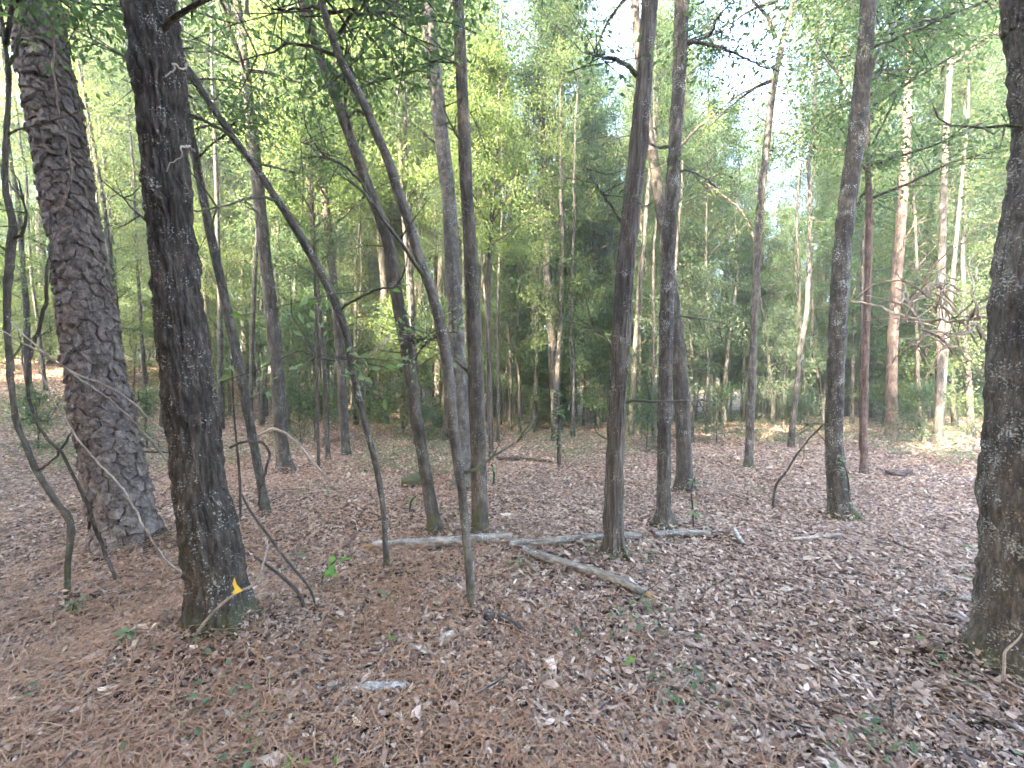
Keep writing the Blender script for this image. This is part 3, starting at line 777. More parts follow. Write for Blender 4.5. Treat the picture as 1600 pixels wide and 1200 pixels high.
big, PB, RB, big_trunk = hand_tree('right_edge_tree', 'big lichen-streaked trunk cut off by the right edge',
    [(1588, 1035, 150), (1588, 950, 142), (1591, 800, 138), (1596, 650, 128), (1600, 500, 124), (1608, 400, 118), (1622, 300, 112), (1632, 210, 108), (1622, 120, 92), (1610, 40, 88), (1605, 0, 86)],
    M['edge'], top=14, n=130, ds=0.014, disp=lichen_disp(28, 0.10, 0.013, 91, 0.7), flare=(0.34, 0.13, 5, 2.9), crown='airy1', crown_z=6.0)

# limbs of those trees that the picture shows
def limb(tree, pts, mat='twig', nleaf=0, ls=0.08, leaf='leaf_b', seed=1, name='branch', spread=0.16, tw=10, n=7):
    o = px_tube(name, pts, M[mat], tree, n, wob=0.006, seed=seed)
    if nleaf:
        r = np.random.default_rng(seed + 900)
        P, R = px_line(pts); P, R = resample(P, R, n=40)
        org = np.array(tree.location); mb = MB(); cs, ds_ = [], []
        for k in range(tw):
            q = P[r.integers(10, 40)]
            d = r.normal(0, 1, 3) * np.array([1, 0.8, 0.6]); d /= np.linalg.norm(d)
            L = r.uniform(0.25, 0.7)
            q2 = q + d * L
            tube(mb, np.array([q, (q + q2) / 2 + r.normal(0, 0.03, 3), q2]) - org, np.array([0.005, 0.0035, 0.002]), 4, 0)
            m_ = nleaf // tw
            f = r.random((m_, 1))
            cs.append(q + (q2 - q) * (0.2 + 0.85 * f) + r.normal(0, spread * 0.45, (m_, 3))); ds_.append(np.repeat(d[None], m_, 0) + r.normal(0, 0.5, (m_, 3)))
        C = np.concatenate(cs) - org
        leaves(mb, C, np.concatenate(ds_), ls * r.uniform(0.7, 1.25, len(C)), 1, 0.48, r, flat=1.4)
        obj('foliage', mb.mesh('foliage', [M['twig'], M[leaf]], smooth=False), o)
    return o

def yof(P, z):
    k = int(np.argmin(np.abs(P[:, 2] - z))); return P[k][1]
y15, y16, y17, y18, y19 = P15[5][1], P16[5][1], P17[5][1], P18[5][1], P19[5][1]
limb(T15, [(996, 118, y15, 8), (985, 104, y15, 7), (968, 96, y15 + .1, 6), (945, 95, y15 + .2, 5), (922, 82, y15 + .4, 3)], 'strip', 140, 0.06, seed=1, spread=.2)
limb(T15, [(976, 352, y15, 5), (960, 325, y15 + .1, 4), (940, 300, y15 + .2, 3), (915, 262, y15 + .4, 2)], 'twig', 90, 0.055, seed=2)
limb(T16, [(1068, 72, y16, 6), (1090, 68, y16, 5), (1130, 80, y16 + .2, 4), (1175, 98, y16 + .3, 3), (1215, 112, y16 + .5, 2)], 'twig', 420, 0.055, 'leaf_c', seed=3, spread=.3, tw=26)
limb(T16, [(1068, 70, y16, 5), (1105, 60, y16, 4), (1120, 30, y16 - .2, 3), (1150, -10, y16 - .3, 2)], 'twig', 380, 0.055, 'leaf_c', seed=4, spread=.3, tw=24)
limb(T16, [(1060, 268, y16, 4), (1085, 270, y16 + .1, 3), (1118, 292, y16 + .3, 2)], 'twig', 60, 0.05, seed=5)
limb(T16, [(1046, 226, y16, 5), (1030, 226, y16 + .1, 4), (1012, 215, y16 + .5, 3)], 'twig', 0, seed=6)
limb(T17, [(1060, 232, y17, 6), (1095, 195, y17 + .3, 4), (1140, 160, y17 + .6, 3), (1172, 140, y17 + .8, 2)], 'twig', 120, 0.07, 'leaf_a', seed=7)
limb(T18, [(1182, 380, y18, 4), (1165, 340, y18 + .2, 3), (1135, 310, y18 + .4, 3), (1100, 285, y18 + .7, 2)], 'twig', 160, 0.07, 'leaf_a', seed=8, spread=.3)
limb(T19, [(1356, 135, y19, 7), (1362, 115, y19, 7), (1375, 80, y19, 6), (1395, 45, y19 + .1, 6), (1425, 32, y19 + .2, 5), (1460, 32, y19 + .2, 4), (1500, 55, y19 + .3, 3)], 'smooth', 500, 0.065, 'leaf_b', seed=9, spread=.3, tw=26)
limb(T19, [(1356, 135, y19, 6), (1368, 122, y19, 6), (1385, 112, y19 + .1, 5), (1412, 108, y19 + .2, 3)], 'smooth', 120, 0.06, seed=10)
limb(T19, [(1364, 74, y19, 6), (1395, 60, y19 - .2, 6), (1450, 36, y19 - .4, 5), (1530, 4, y19 - .6, 4), (1580, -14, y19 - .8, 3)], 'smooth', 500, 0.065, 'leaf_b', seed=11, spread=.32, tw=26)
limb(T9, [(571, 290, P9[0][1], 5), (540, 262, P9[0][1] - .1, 4), (500, 238, P9[0][1] - .1, 3), (470, 222, P9[0][1], 2)], 'twig', 200, 0.055, seed=12, spread=.22, tw=14)
limb(T9, [(640, 575, P9[0][1], 3), (660, 540, P9[0][1] - .1, 2.4), (690, 522, P9[0][1] - .2, 2), (715, 520, P9[0][1] - .3, 1.5)], 'twig', 90, 0.06, 'leaf_soft', seed=13, spread=.12)
limb(T9, [(633, 535, P9[0][1], 3), (655, 530, P9[0][1] - .1, 2.5), (680, 528, P9[0][1] - .1, 2)], 'twig', 60, 0.06, 'leaf_soft', seed=14, spread=.1)
limb(T10, [(577, 180, P10[0][1] + .0, 5), (555, 172, P10[0][1], 4), (545, 185, P10[0][1], 3), (542, 195, P10[0][1], 2)], 'smooth', 0, seed=15)
limb(T10, [(512, 20, P10[0][1], 6), (545, 12, P10[0][1], 5), (590, 20, P10[0][1] + .1, 4), (640, 25, P10[0][1] + .2, 2)], 'twig', 260, 0.055, seed=16, spread=.25, tw=18)
limb(T10, [(505, 14, P10[0][1], 5), (470, 18, P10[0][1] + .2, 4), (425, 14, P10[0][1] + .3, 3)], 'twig', 240, 0.055, seed=17, spread=.25, tw=18)
y7 = P7[3][1]
limb(T7, [(535, 484, y7, 4), (560, 472, y7 - .1, 4), (590, 458, y7 - .1, 3.5), (610, 448, y7, 3), (625, 430, y7, 3), (638, 400, y7 + .1, 2)], 'twig', 0, seed=18)
limb(T7, [(544, 565, y7, 4), (575, 556, y7 - .05, 4), (595, 545, y7 - .05, 3.5), (605, 530, y7 - .05, 3), (609, 521, y7, 2)], 'pale', 0, seed=19)
limb(T7, [(545, 562, y7, 3), (520, 557, y7 - .2, 2.5), (490, 553, y7 - .3, 2), (462, 548, y7 - .4, 1.5)], 'twig', 70, 0.075, 'leaf_soft', seed=20, spread=.07, tw=9)
limb(T7, [(505, 430, y7, 2), (512, 470, y7 - .1, 2), (500, 500, y7 - .2, 1.5)], 'twig', 8, 0.10, 'leaf_bright', seed=21, spread=.05, tw=2)
limb(oak, [(288, 105, yof(OP, 3.9), 6), (300, 120, y7 - .3, 5), (316, 150, y7 - .2, 4)], 'oak', 0, seed=22)
limb(oak, [(293, 97, yof(OP, 3.9) - .05, 4), (272, 104, yof(OP, 3.9) - .2, 3), (258, 120, yof(OP, 3.9) - .25, 2)], 'pale', 0, seed=23, name='dead_twig')
limb(oak, [(302, 233, yof(OP, 3.4) - .05, 3), (280, 238, yof(OP, 3.4) - .22, 3), (268, 252, yof(OP, 3.4) - .26, 2), (260, 268, yof(OP, 3.4) - .27, 2)], 'pale', 0, seed=24, name='dead_twig')
limb(T3, [(12, 120, T3.location[1], 7), (30, 60, T3.location[1], 6), (42, 10, T3.location[1], 5), (50, -40, T3.location[1], 4)], 'twin', 0, seed=25)
yb = big.location[1]
db = [(1545, 498, yb + .1, 6), (1500, 498, yb + .5, 6), (1450, 496, yb + .9, 5.5), (1405, 490, yb + 1.3, 5), (1370, 476, yb + 1.7, 4), (1330, 471, yb + 2.0, 3)]
dead = limb(big, db, 'sunlit_wood', 0, seed=26, name='dead_branch')
def dead_twigs():
    r = np.random.default_rng(4)
    org = np.array(big.location)
    for k in range(64):
        px = r.uniform(1400, 1530); y = yb + np.interp(px, [1400, 1530], [1.35, 0.25])
        p = at_y(px, 497 + r.normal(0, 6), y)
        if k > 18: p = at_y(r.uniform(1405, 1525), r.uniform(425, 545), y)
        d = r.normal(0, 1, 3) * np.array([1.0, 0.5, 0.9]) + np.array([-0.2, 0, 0.25]); d /= np.linalg.norm(d)
        P = [p]
        L = r.uniform(0.15, 0.45)
        for e in range(5):
            d = d + r.normal(0, 0.28, 3); d /= np.linalg.norm(d); P.append(P[-1] + d * L / 5)
        mb = MB(); tube(mb, np.array(P) - org, np.linspace(r.uniform(0.0045, 0.0085), 0.002, 6), 5)
        obj('twig', mb.mesh('twig', M['sunlit_wood']), dead)
dead_twigs()
# yellow leaf caught at the dark trunk's foot
mb = MB()
pl = at_y(370, 918, oak.location[1] - 0.24)
mb.add([pl + np.array(v) for v in ((-.010, 0, .055), (-.022, 0, .02), (-.004, -.01, -.005), (-.03, 0, -.03), (.0, -.012, -.028), (.028, 0, -.018), (.016, -.004, .004), (.004, -.006, .02))], None,
       [(0, 1, 7), (1, 2, 7), (2, 6, 7), (2, 3, 4), (2, 4, 6), (4, 5, 6)])
tag(obj('yellow_leaf', mb.mesh('yellow_leaf', M['yellow'])), 'small bright yellow leaf caught at the foot of the dark rough trunk', 'leaf')

def litter_mesh():
    mb = MB()
    rng = RNG
    # near leaves: six-sided blades with curl
    x, y = scatter(140000, 0.75, 6.0, 0.68)
    n = len(x)
    z = ground_z(x, y) + bank(x, y) * rng.random(n) + rng.random(n) ** 2 * 0.035
    C = np.stack([x, y, z], -1)
    L = rng.lognormal(math.log(0.028), 0.42, n)
    w = L * rng.uniform(0.20, 0.46, n)
    az = rng.random(n) * 2 * math.pi
    pit = rng.normal(0, 0.28, n); rol = rng.normal(0, 0.35, n)
    D = np.stack([np.cos(az) * np.cos(pit), np.sin(az) * np.cos(pit), np.sin(pit)], -1)
    S0 = np.stack([-np.sin(az), np.cos(az), np.zeros(n)], -1); U0 = np.cross(D, S0)
    S = S0 * np.cos(rol)[:, None] + U0 * np.sin(rol)[:, None]; U = np.cross(D, S)
    cu = rng.normal(0, 0.16, n) * L; fo = np.abs(rng.normal(0.0, 0.22, n)) * w
    f = lambda d, s, u: C + D * (d * L)[:, None] + S * (s * w)[:, None] + U * u[:, None]
    V = np.stack([f(-0.5, 0, cu), f(-0.14, 0.5, fo), f(-0.14, -0.5, fo), f(0.22, 0.42, fo * 0.7 + cu * 0.2), f(0.22, -0.42, fo * 0.7 + cu * 0.2), f(0.5, 0, cu * 1.1)], 1).reshape(-1, 3)
    k = np.arange(n)[:, None] * 6
    T = np.concatenate([k + np.array([[0, 2, 1]]), k + np.array([[3, 4, 5]])]); Q = k + np.array([[1, 2, 4, 3]])
    mb.add(V, Q, T)
    # farther leaves: bent quads
    x, y = scatter(125000, 4.6, 26.0, 0.60)
    n = len(x)
    C = np.stack([x, y, ground_z(x, y) + bank(x, y) * rng.random(n) + rng.random(n) ** 2 * 0.04], -1)
    az = rng.random(n) * 2 * math.pi; pit = rng.normal(0, 0.3, n)
    D = np.stack([np.cos(az) * np.cos(pit), np.sin(az) * np.cos(pit), np.sin(pit)], -1)
    leaves(mb, C, D, rng.lognormal(math.log(0.036), 0.35, n) * (1 + y / 22), 0, 0.42, rng, flat=2.0)
    return mb.mesh('leaf_litter', M['litter'], smooth=False)
tag(obj('leaf_litter', litter_mesh(), GROUND), 'brown and grey fallen leaves carpeting the forest floor', kind='stuff')

def straw_mesh():
    rng = RNG
    x, y = scatter(44000, 0.75, 7.5, 0.8)
    # thickest to the left, round the pine and the dark trunk, thin to the right
    dens = 0.10 + 0.95 * sstep(-x, -0.9, 1.3) * (0.4 + 0.6 * sstep(vnoise(x * 1.2 + 50, y * 1.2 + 50, seed=9), 0.3, 0.6)) + 0.45 * sstep(-y, -2.4, -1.1) * sstep(-x, -2.0, 0.0)
    k = rng.random(len(x)) < dens
    x, y = x[k], y[k]; n = len(x)
    C = np.stack([x, y, ground_z(x, y) + bank(x, y) * rng.random(n) + 0.018 + rng.random(n) * 0.035], -1)
    az = rng.random(n) * 2 * math.pi; pit = rng.normal(0, 0.13, n)
    L = rng.uniform(0.09, 0.20, n); w = 0.0022 + 0.0006 * y
    D = np.stack([np.cos(az) * np.cos(pit), np.sin(az) * np.cos(pit), np.sin(pit)], -1)
    S = np.stack([-np.sin(az), np.cos(az), np.zeros(n)], -1)
    bend = rng.normal(0, 0.12, n) * L
    up = np.array([[0, 0, 1.0]])
    a = C - D * (L / 2)[:, None]; b = C + S * bend[:, None] + up * (0.06 * L)[:, None]; c = C + D * (L / 2)[:, None]
    W = S * (w / 2)[:, None]
    V = np.stack([a - W, a + W, b - W, b + W, c - W, c + W], 1).reshape(-1, 3)
    k = np.arange(n)[:, None] * 6
    mb = MB(); mb.add(V, np.concatenate([k + np.array([[0, 1, 3, 2]]), k + np.array([[2, 3, 5, 4]])]))
    return mb.mesh('pine_straw', M['needle'], smooth=False)
tag(obj('pine_straw', straw_mesh()), 'reddish brown fallen pine needles, thickest around the two big left trunks', 'pine straw', kind='stuff')

# the large single leaves on top of the litter: one object each
def big_leaf_mesh(seed):
    r = np.random.default_rng(seed)
    n = 16
    t = np.linspace(0, 1, n)
    lob = 0.5 + 0.5 * np.cos(t * math.pi * 2 * r.choice([2.5, 3.5, 0.0]))
    w = np.sin(math.pi * np.clip(t, 0.02, 0.98)) ** 0.8 * (0.30 + 0.14 * lob) * r.uniform(0.7, 1.1)
    curl = r.uniform(-0.5, 0.7); fold = r.uniform(0.05, 0.5); tw = r.uniform(-0.5, 0.5)
    V = []
    for i in range(n):
        x = t[i] - 0.5
        zc = curl * x * x
        for s in (-1, 0, 1):
            V.append((x, s * w[i], zc + abs(s) * w[i] * fold + s * w[i] * tw * x + r.normal(0, 0.012)))
    Q = []
    for i in range(n - 1):
        for s in range(2):
            a = i * 3 + s
            Q.append((a, a + 3, a + 4, a + 1))
    mb = MB(); mb.add(V, Q)
    return mb.mesh('leaf', M['litter_big'])
BIG = [big_leaf_mesh(s) for s in range(12)]
x, y = scatter(280, 1.15, 5.2, 0.95)
for i in range(280):
    o = obj('leaf', BIG[i % 12], GROUND, (x[i], y[i], gz(x[i], y[i]) + 0.03))
    s = random.uniform(0.04, 0.07) * (1.2 if i % 9 == 0 else 1)
    o.scale = (s, s, s)
    o.rotation_euler = (random.gauss(0, 0.3), random.gauss(0, 0.3), random.random() * 6.28)

# ------------------------------------------------------------------ vines, arching stems, sticks
def strand(name, label, cat, pts, mat, n=6, wob=0.004, seed=1, group=None):
    o = px_tube(name, pts, M[mat], None, n, wob=wob, seed=seed)
    return tag(o, label, cat, group)
yp = pine.location[1]
yk = oak.location[1]
strand('vine', 'pale thin vine sagging across the plated pine, upper of two', 'vine', [(-20, 512, 2.3, 4), (20, 530, 2.3, 4), (60, 548, 2.4, 4), (110, 577, 2.5, 4), (160, 598, 2.55, 4), (205, 625, 2.6, 4), (240, 660, 2.65, 4), (290, 700, 2.75, 3)], 'pale', seed=31)
strand('vine', 'pale thin vine crossing the plated pine just below the first', 'vine', [(15, 502, 2.5, 3), (50, 535, 2.5, 4), (100, 578, 2.6, 4), (150, 615, 2.6, 4), (205, 658, 2.65, 5), (250, 705, 2.7, 5), (300, 760, 2.75, 4)], 'pale', seed=32)
strand('vine', 'pale thin vine slanting down across the foot of the plated pine', 'vine', [(60, 575, 2.9, 3), (95, 640, 2.9, 3), (118, 680, 2.9, 4), (150, 722, 2.85, 4), (190, 765, 2.8, 4), (230, 835, 2.75, 4), (255, 868, 2.75, 4), (295, 900, 2.7, 4)], 'pale', seed=33)
strand('hanging_vine', 'grey vine hanging down the face of the plated pine', 'vine', [(84, -20, 2.9, 4), (82, 80, 2.95, 4), (88, 170, 3.0, 4), (104, 220, 3.05, 4), (110, 270, 3.1, 4), (100, 315, 3.15, 4), (86, 332, 3.2, 3)], 'pale', seed=34)
strand('wavy_vine', 'dark wavy stem left of the plated pine, bending to its foot', 'stem', [(78, 330, 2.6, 5), (80, 430, 2.6, 6), (73, 500, 2.6, 7), (58, 575, 2.6, 6), (60, 630, 2.6, 6), (78, 668, 2.6, 6), (102, 694, 2.6, 6), (118, 730, 2.65, 6), (140, 778, 2.7, 6), (165, 850, 2.75, 7), (180, 905, 2.6, 6)], 'twig', seed=35)
strand('dark_twig', 'short dark twig rising beside the wavy stem at left', 'twig', [(60, 735, 2.7, 4), (85, 718, 2.65, 4), (102, 694, 2.6, 5), (112, 676, 2.6, 3)], 'twig', seed=36)
yd = P5[2][1] - 1.2
strand('arching_branch', 'dead thin branch arching down in front of the brown trunk foot', 'branch', [(390, 690, yd, 4), (407, 679, yd, 5), (430, 671, yd, 5), (452, 683, yd, 6), (478, 708, yd, 6), (498, 733, yd, 5), (512, 748, yd + .02, 4)], 'pale', seed=37)
strand('looped_vine', 'dark looped stem curling beside the slanting blotched trunk', 'vine', [(358, 700, 3.9, 5), (385, 690, 3.9, 5), (406, 692, 3.9, 5), (419, 708, 3.9, 5), (419, 732, 3.9, 5), (411, 758, 3.9, 5), (404, 790, 3.95, 4)], 'twig', seed=38)

def gstick(name, label, cat, pts, mat, lift=0.5, n=8, wob=0.004, seed=1, disp=None, group=None, ends=False, wig=0.0, k=None):
    """a stick or log lying on the ground: pts [(px, py, width_px)] of its axis"""
    P, R = [], []
    for px, py, w in pts:
        g = on_ground(px, py + w * lift); r = 0.5 * w * g[1] / F
        P.append(g + np.array([0, 0, r * 0.6 + 0.012])); R.append(r)
    P, R = resample(np.array(P), np.array(R), n=k or max(14, 8 * len(pts)))
    if wig:
        rr = np.random.default_rng(seed)
        R = R * (1 + rr.normal(0, wig, len(R)))
    t = thing(name, P[0], label, cat, group)
    mb = MB(); tube(mb, P - P[0], R, n, 0, disp)
    obj('stem', mb.mesh('stem', M[mat]), t)
    return t, P, R
def broken_end(t, P, R, i, seed):
    r = np.random.default_rng(seed)
    d = P[i] - P[1 if i == 0 else -2]; d /= np.linalg.norm(d)
    mb = MB()
    for k in range(9):
        a = r.random() * 6.28; rr = R[i] * 0.75
        side = np.cross(d, (0, 0, 1.0)); side /= np.linalg.norm(side); up = np.cross(side, d)
        q = P[i] - d * 0.03 + (side * math.cos(a) + up * math.sin(a)) * rr * r.uniform(0.2, 0.9)
        tube(mb, np.array([q, q + d * r.uniform(0.05, 0.12) + r.normal(0, 0.006, 3)]) - P[0], np.array([R[i] * 0.33, 0.003]), 5)
    obj('broken_end', mb.mesh('broken_end', M['wood'], smooth=False), t)
L1 = gstick('fallen_log', 'pale fallen log between the arching sapling and the crossing branch', 'log', [(582, 851, 12), (610, 849, 14), (660, 847, 16), (720, 843, 17), (770, 840, 17), (800, 839, 15)], 'log', n=22, disp=lichen_disp(10, 0.08, 0.006, 101), k=90)
broken_end(*L1, 0, 5)
L2 = gstick('fallen_log', 'straight thin log running behind the strip-barked trunk toward the slimmer trunk', 'log', [(796, 849, 13), (840, 847, 13), (890, 842, 12), (940, 838, 12), (1000, 836, 11)], 'log', n=16, disp=lichen_disp(8, 0.08, 0.005, 103), k=80)
L3 = gstick('fallen_branch', 'pale lichen-crusted branch slanting toward the viewer from the log crossing', 'log', [(818, 858, 13), (850, 869, 14), (890, 882, 14), (940, 897, 15), (980, 913, 15), (1006, 926, 12)], 'log', n=18, disp=lichen_disp(8, 0.06, 0.0045, 105), k=80)
broken_end(*L3, -1, 7)
L4 = gstick('fallen_log', 'short pale log end lying right of the slimmer dark trunk', 'log', [(1022, 834, 9), (1060, 833, 10), (1110, 833, 9)], 'log', n=14, disp=lichen_disp(6, 0.08, 0.004, 107), k=50)
gstick('curved_branch', 'thin dark curved branch continuing from the short log end', 'branch', [(1110, 834, 6), (1135, 836, 5), (1150, 843, 5), (1163, 852, 4)], 'twig', seed=51)
gstick('pale_branch', 'short pale stub lying at the tip of the curved dark branch', 'branch', [(1147, 826, 5), (1153, 838, 6), (1162, 850, 6)], 'bone', seed=52)
gstick('white_stick', 'short white lichen-covered stick in the centre foreground leaves', 'stick', [(556, 1078, 8), (575, 1074, 13), (605, 1073, 14), (635, 1072, 10)], 'bone', n=12, wig=0.12, seed=53, k=30)
gstick('grey_stick', 'small grey stick up right of the white lichen stick', 'stick', [(640, 1010, 8), (660, 1017, 9), (677, 1027, 8)], 'pale', seed=54, wig=0.08)
gstick('bark_piece', 'curled pale bark piece lying left of the slender trunk foot', 'bark', [(686, 1012, 10), (694, 998, 16), (708, 990, 12)], 'pale', seed=55)
gstick('rotten_branch', 'dark rotten branch on the ground right of the slender trunk foot', 'branch', [(757, 962, 12), (780, 966, 14), (800, 976, 12), (822, 990, 6)], 'twig', seed=56, n=10, wig=0.1)
gstick('bent_twig', 'thin pale bent twig in the right-centre foreground', 'twig', [(914, 1127, 5), (940, 1106, 5), (966, 1084, 5), (990, 1077, 4), (1012, 1076, 3)], 'pale', seed=57)
gstick('dark_stick', 'thin dark stick at the bottom edge below the white stick', 'stick', [(630, 1150, 7), (660, 1166, 8), (685, 1178, 5)], 'twig', seed=58)
gstick('white_stick', 'little white stick fragment in the left foreground needles', 'stick', [(343, 1110, 8), (358, 1118, 10), (376, 1128, 7)], 'bone', seed=59, wig=0.1)
gstick('straight_branch', 'straight brown branch on the leaves below the moss-ringed trunk', 'branch', [(1233, 844, 5), (1270, 840, 6), (1313, 836, 6)], 'pale', seed=60)
gstick('short_log', 'short grey log lying against the big right-edge trunk, lower one', 'log', [(1478, 962, 9), (1505, 969, 11), (1530, 975, 11)], 'log', n=12, seed=61)
gstick('short_log', 'short grey log beside the big right-edge trunk, upper one', 'log', [(1498, 935, 9), (1520, 939, 11), (1540, 944, 10)], 'log', n=12, seed=62)
gstick('root_twig', 'brown half-buried root below the arching sapling foot', 'root', [(566, 904, 5), (590, 896, 7), (620, 894, 7), (642, 896, 5), (655, 905, 4)], 'twig', seed=63)
gstick('far_log', 'dark thin log on the leaves beyond the mossy-footed pair', 'log', [(776, 716, 5), (810, 717, 5), (845, 719, 5), (862, 722, 3)], 'twig', seed=64)
gstick('far_log', 'dark fallen branch in front of the straight far trunk', 'log', [(820, 658, 4), (838, 665, 5), (856, 670, 4)], 'twig', seed=65)
gstick('rotten_log', 'mossy rotten log stub between leaning trunk and mossy-footed trunk', 'log', [(628, 752, 14), (645, 748, 22), (668, 745, 18)], 'twin', n=14, wig=0.1, seed=66, k=24)
gstick('far_log', 'reddish fallen branch on the ground near the right edge', 'log', [(1488, 708, 5), (1510, 704, 5), (1532, 702, 4)], 'tan', seed=67)
gstick('far_log', 'dark forked branch lying right of the slim reddish trunk', 'log', [(1385, 737, 6), (1405, 741, 6), (1425, 735, 4)], 'twig', seed=68)

tw = []
for i in range(10):
    r = np.random.default_rng(700 + i); q = [np.zeros(3)]; d = np.array([1.0, 0, 0]); L = r.uniform(0.2, 0.5)
    for e in range(6): d = d + r.normal(0, 0.16, 3) * np.array([1, 1, 0.4]); d /= np.linalg.norm(d); q.append(q[-1] + d * L / 6)
    mb = MB(); tube(mb, np.array(q), np.linspace(r.uniform(0.003, 0.007), 0.002, 7), 5)
    for e in range(int(r.integers(0, 3))):
        p = q[int(r.integers(2, 6))]; d2 = d + r.normal(0, 0.6, 3) * np.array([1, 1, 0.3]); d2 /= np.linalg.norm(d2)
        tube(mb, np.array([p, p + d2 * L * 0.3]), np.array([0.0025, 0.001]), 4)
    tw.append(mb.mesh('twig', M[['twig', 'pale', 'twig', 'reddish'][i % 4]]))
x, y = scatter(64, 1.3, 8.0, 0.8)
for i in range(64):
    o = obj('fallen_twig', tw[i % 10], None, (x[i], y[i], gz(x[i], y[i]) + 0.035), random.random() * 6.28, random.uniform(0.7, 1.3))
    tag(o, 'small thin fallen twig lying loose on the leaf litter', 'twig', 'small fallen twigs')

def stem(name, label, cat, pts, mat, seed, leaves_=0, leaf='leaf_soft', ls=0.06, group=None):
    """a thin upright or arching stem rooted where its first pixel meets the ground"""
    g = on_ground(pts[0][0], pts[0][1])
    y = g[1]
    P, R = [g - np.array([0, 0, 0.05])], [0.5 * pts[0][2] * y / F]
    for px, py, dy, w in pts[1:]:
        P.append(at_y(px, py, y + dy)); R.append(0.5 * w * y / F)
    P, R = resample(np.array(P), np.array(R), n=40)
    t = thing(name, g, label, cat, group)
    mb = MB(); tube(mb, P - g, R, 6)
    obj('stem', mb.mesh('stem', M[mat]), t)
    r = np.random.default_rng(seed)
    for k in range(leaves_):
        q = P[r.integers(12, 40)]
        d = r.normal(0, 1, 3) * np.array([1, 1, 0.35]); d /= np.linalg.norm(d)
        L = ls * r.uniform(0.7, 1.3)
        mb = MB()
        broad_leaf(mb, q - g + d * L * 0.6, d, L, r)
        obj('leaf', mb.mesh('leaf', M[leaf]), t)
    return t
def broad_leaf(mb, c, d, L, r, wide=0.5):
    s = np.cross(d, (0, 0, 1.0)); s /= np.linalg.norm(s) + 1e-9; u = np.cross(s, d)
    V = []
    ts = np.linspace(0, 1, 7)
    for t_ in ts:
        w = math.sin(math.pi * min(0.985, max(0.015, t_ ** 0.8))) * wide * 0.5
        for e in (-1, 0, 1):
            V.append(c + d * (t_ - 0.5) * L + s * e * w * L + u * (abs(e) * 0.12 * w - 0.25 * (t_ - 0.4) ** 2) * L)
    Q = [(i * 3 + e, i * 3 + e + 1, i * 3 + e + 4, i * 3 + e + 3) for i in range(6) for e in range(2)]
    mb.add(V, Q)

stem('arching_shoot', 'thin brown stem arching right of the dark rough trunk, longer', 'stem', [(497, 952, 4), (484, 920, 0.0, 4), (452, 880, 0.1, 4), (420, 838, 0.25, 4), (392, 800, .35, 4), (376, 770, .45, 3)], 'twig', 1)
stem('arching_shoot', 'thin brown stem arching right of the dark rough trunk, lower', 'stem', [(481, 958, 6), (468, 930, 0, 6), (446, 906, 0.02, 5), (420, 885, .08, 4), (398, 870, .15, 4)], 'twig', 2)
stem('pale_stalk', 'pale bare stalk leaning up across the dark rough trunk foot', 'stem', [(290, 1010, 4), (310, 985, 0.0, 4), (340, 950, -.02, 4), (370, 926, -.03, 4), (400, 908, -.02, 4), (420, 850, .05, 3)], 'pale', 3)
stem('bare_shoot', 'tall thin bare stem right of the dark rough trunk', 'stem', [(376, 812, 4), (374, 740, 0, 4), (366, 650, 0, 3), (362, 560, 0, 3)], 'twig', 4)
stem('forked_stalk', 'pale forked stalk before the big right-edge trunk', 'stem', [(1568, 1070, 4), (1569, 1040, 0, 4), (1571, 1018, 0, 3.5), (1588, 1002, 0, 2.5), (1597, 990, 0, 2)], 'pale', 5)
stem('seedling', 'green broad-leaved seedling behind the centre-left needles', 'plant', [(500, 918, 2), (505, 900, 0, 2), (515, 885, 0, 2), (525, 876, 0, 2)], 'twig', 6, 9, 'leaf_bright', 0.085)
stem('seedling', 'tiny green seedling in front of the arching sapling foot', 'plant', [(604, 936, 2), (604, 931, 0, 2), (612, 928, 0, 2)], 'twig', 7, 5, 'leaf_soft', 0.06)
stem('seedling', 'bright green seedling cut by the bottom edge', 'plant', [(458, 1206, 3), (460, 1195, 0, 3), (466, 1185, 0, 3)], 'twig', 8, 5, 'leaf_bright', 0.075)
stem('seedling', 'small green seedling left of the small grey stick', 'plant', [(617, 1012, 2), (617, 1004, 0, 2), (618, 996, 0, 2)], 'twig', 9, 3, 'leaf_bright', 0.055)
stem('seedling', 'grey-green low plant at the crooked sapling foot', 'plant', [(112, 960, 3), (115, 945, 0, 2), (122, 938, 0, 2)], 'twig', 10, 16, 'leaf_soft', 0.05)
stem('seedling', 'grey-green low plant in needles left of the dark rough trunk', 'plant', [(190, 1010, 3), (192, 995, 0, 2), (205, 985, 0, 2)], 'twig', 11, 16, 'leaf_soft', 0.05)
stem('seedling', 'small dark-leaved seedling in the right-centre foreground', 'plant', [(906, 1010, 3), (906, 1000, 0, 2), (908, 990, 0, 2)], 'twig', 12, 4, 'leaf_c', 0.05)
stem('seedling', 'single pale green leaf sprout in the right foreground', 'plant', [(985, 1048, 2), (986, 1042, 0, 2), (987, 1036, 0, 2)], 'twig', 13, 2, 'leaf_bright', 0.055)
stem('seedling', 'pale green plant standing right of the slimmer dark trunk foot', 'plant', [(1084, 822, 3), (1082, 790, 0, 3), (1080, 765, 0, 2), (1086, 745, 0, 2)], 'twig', 14, 14, 'leaf_soft', 0.08)
stem('seedling', 'leafy plant at the moss-ringed trunk, before its foot', 'plant', [(1328, 812, 3), (1327, 770, 0, 3), (1322, 735, 0, 2), (1310, 715, 0, 2)], 'twig', 15, 16, 'leaf_soft', 0.075)
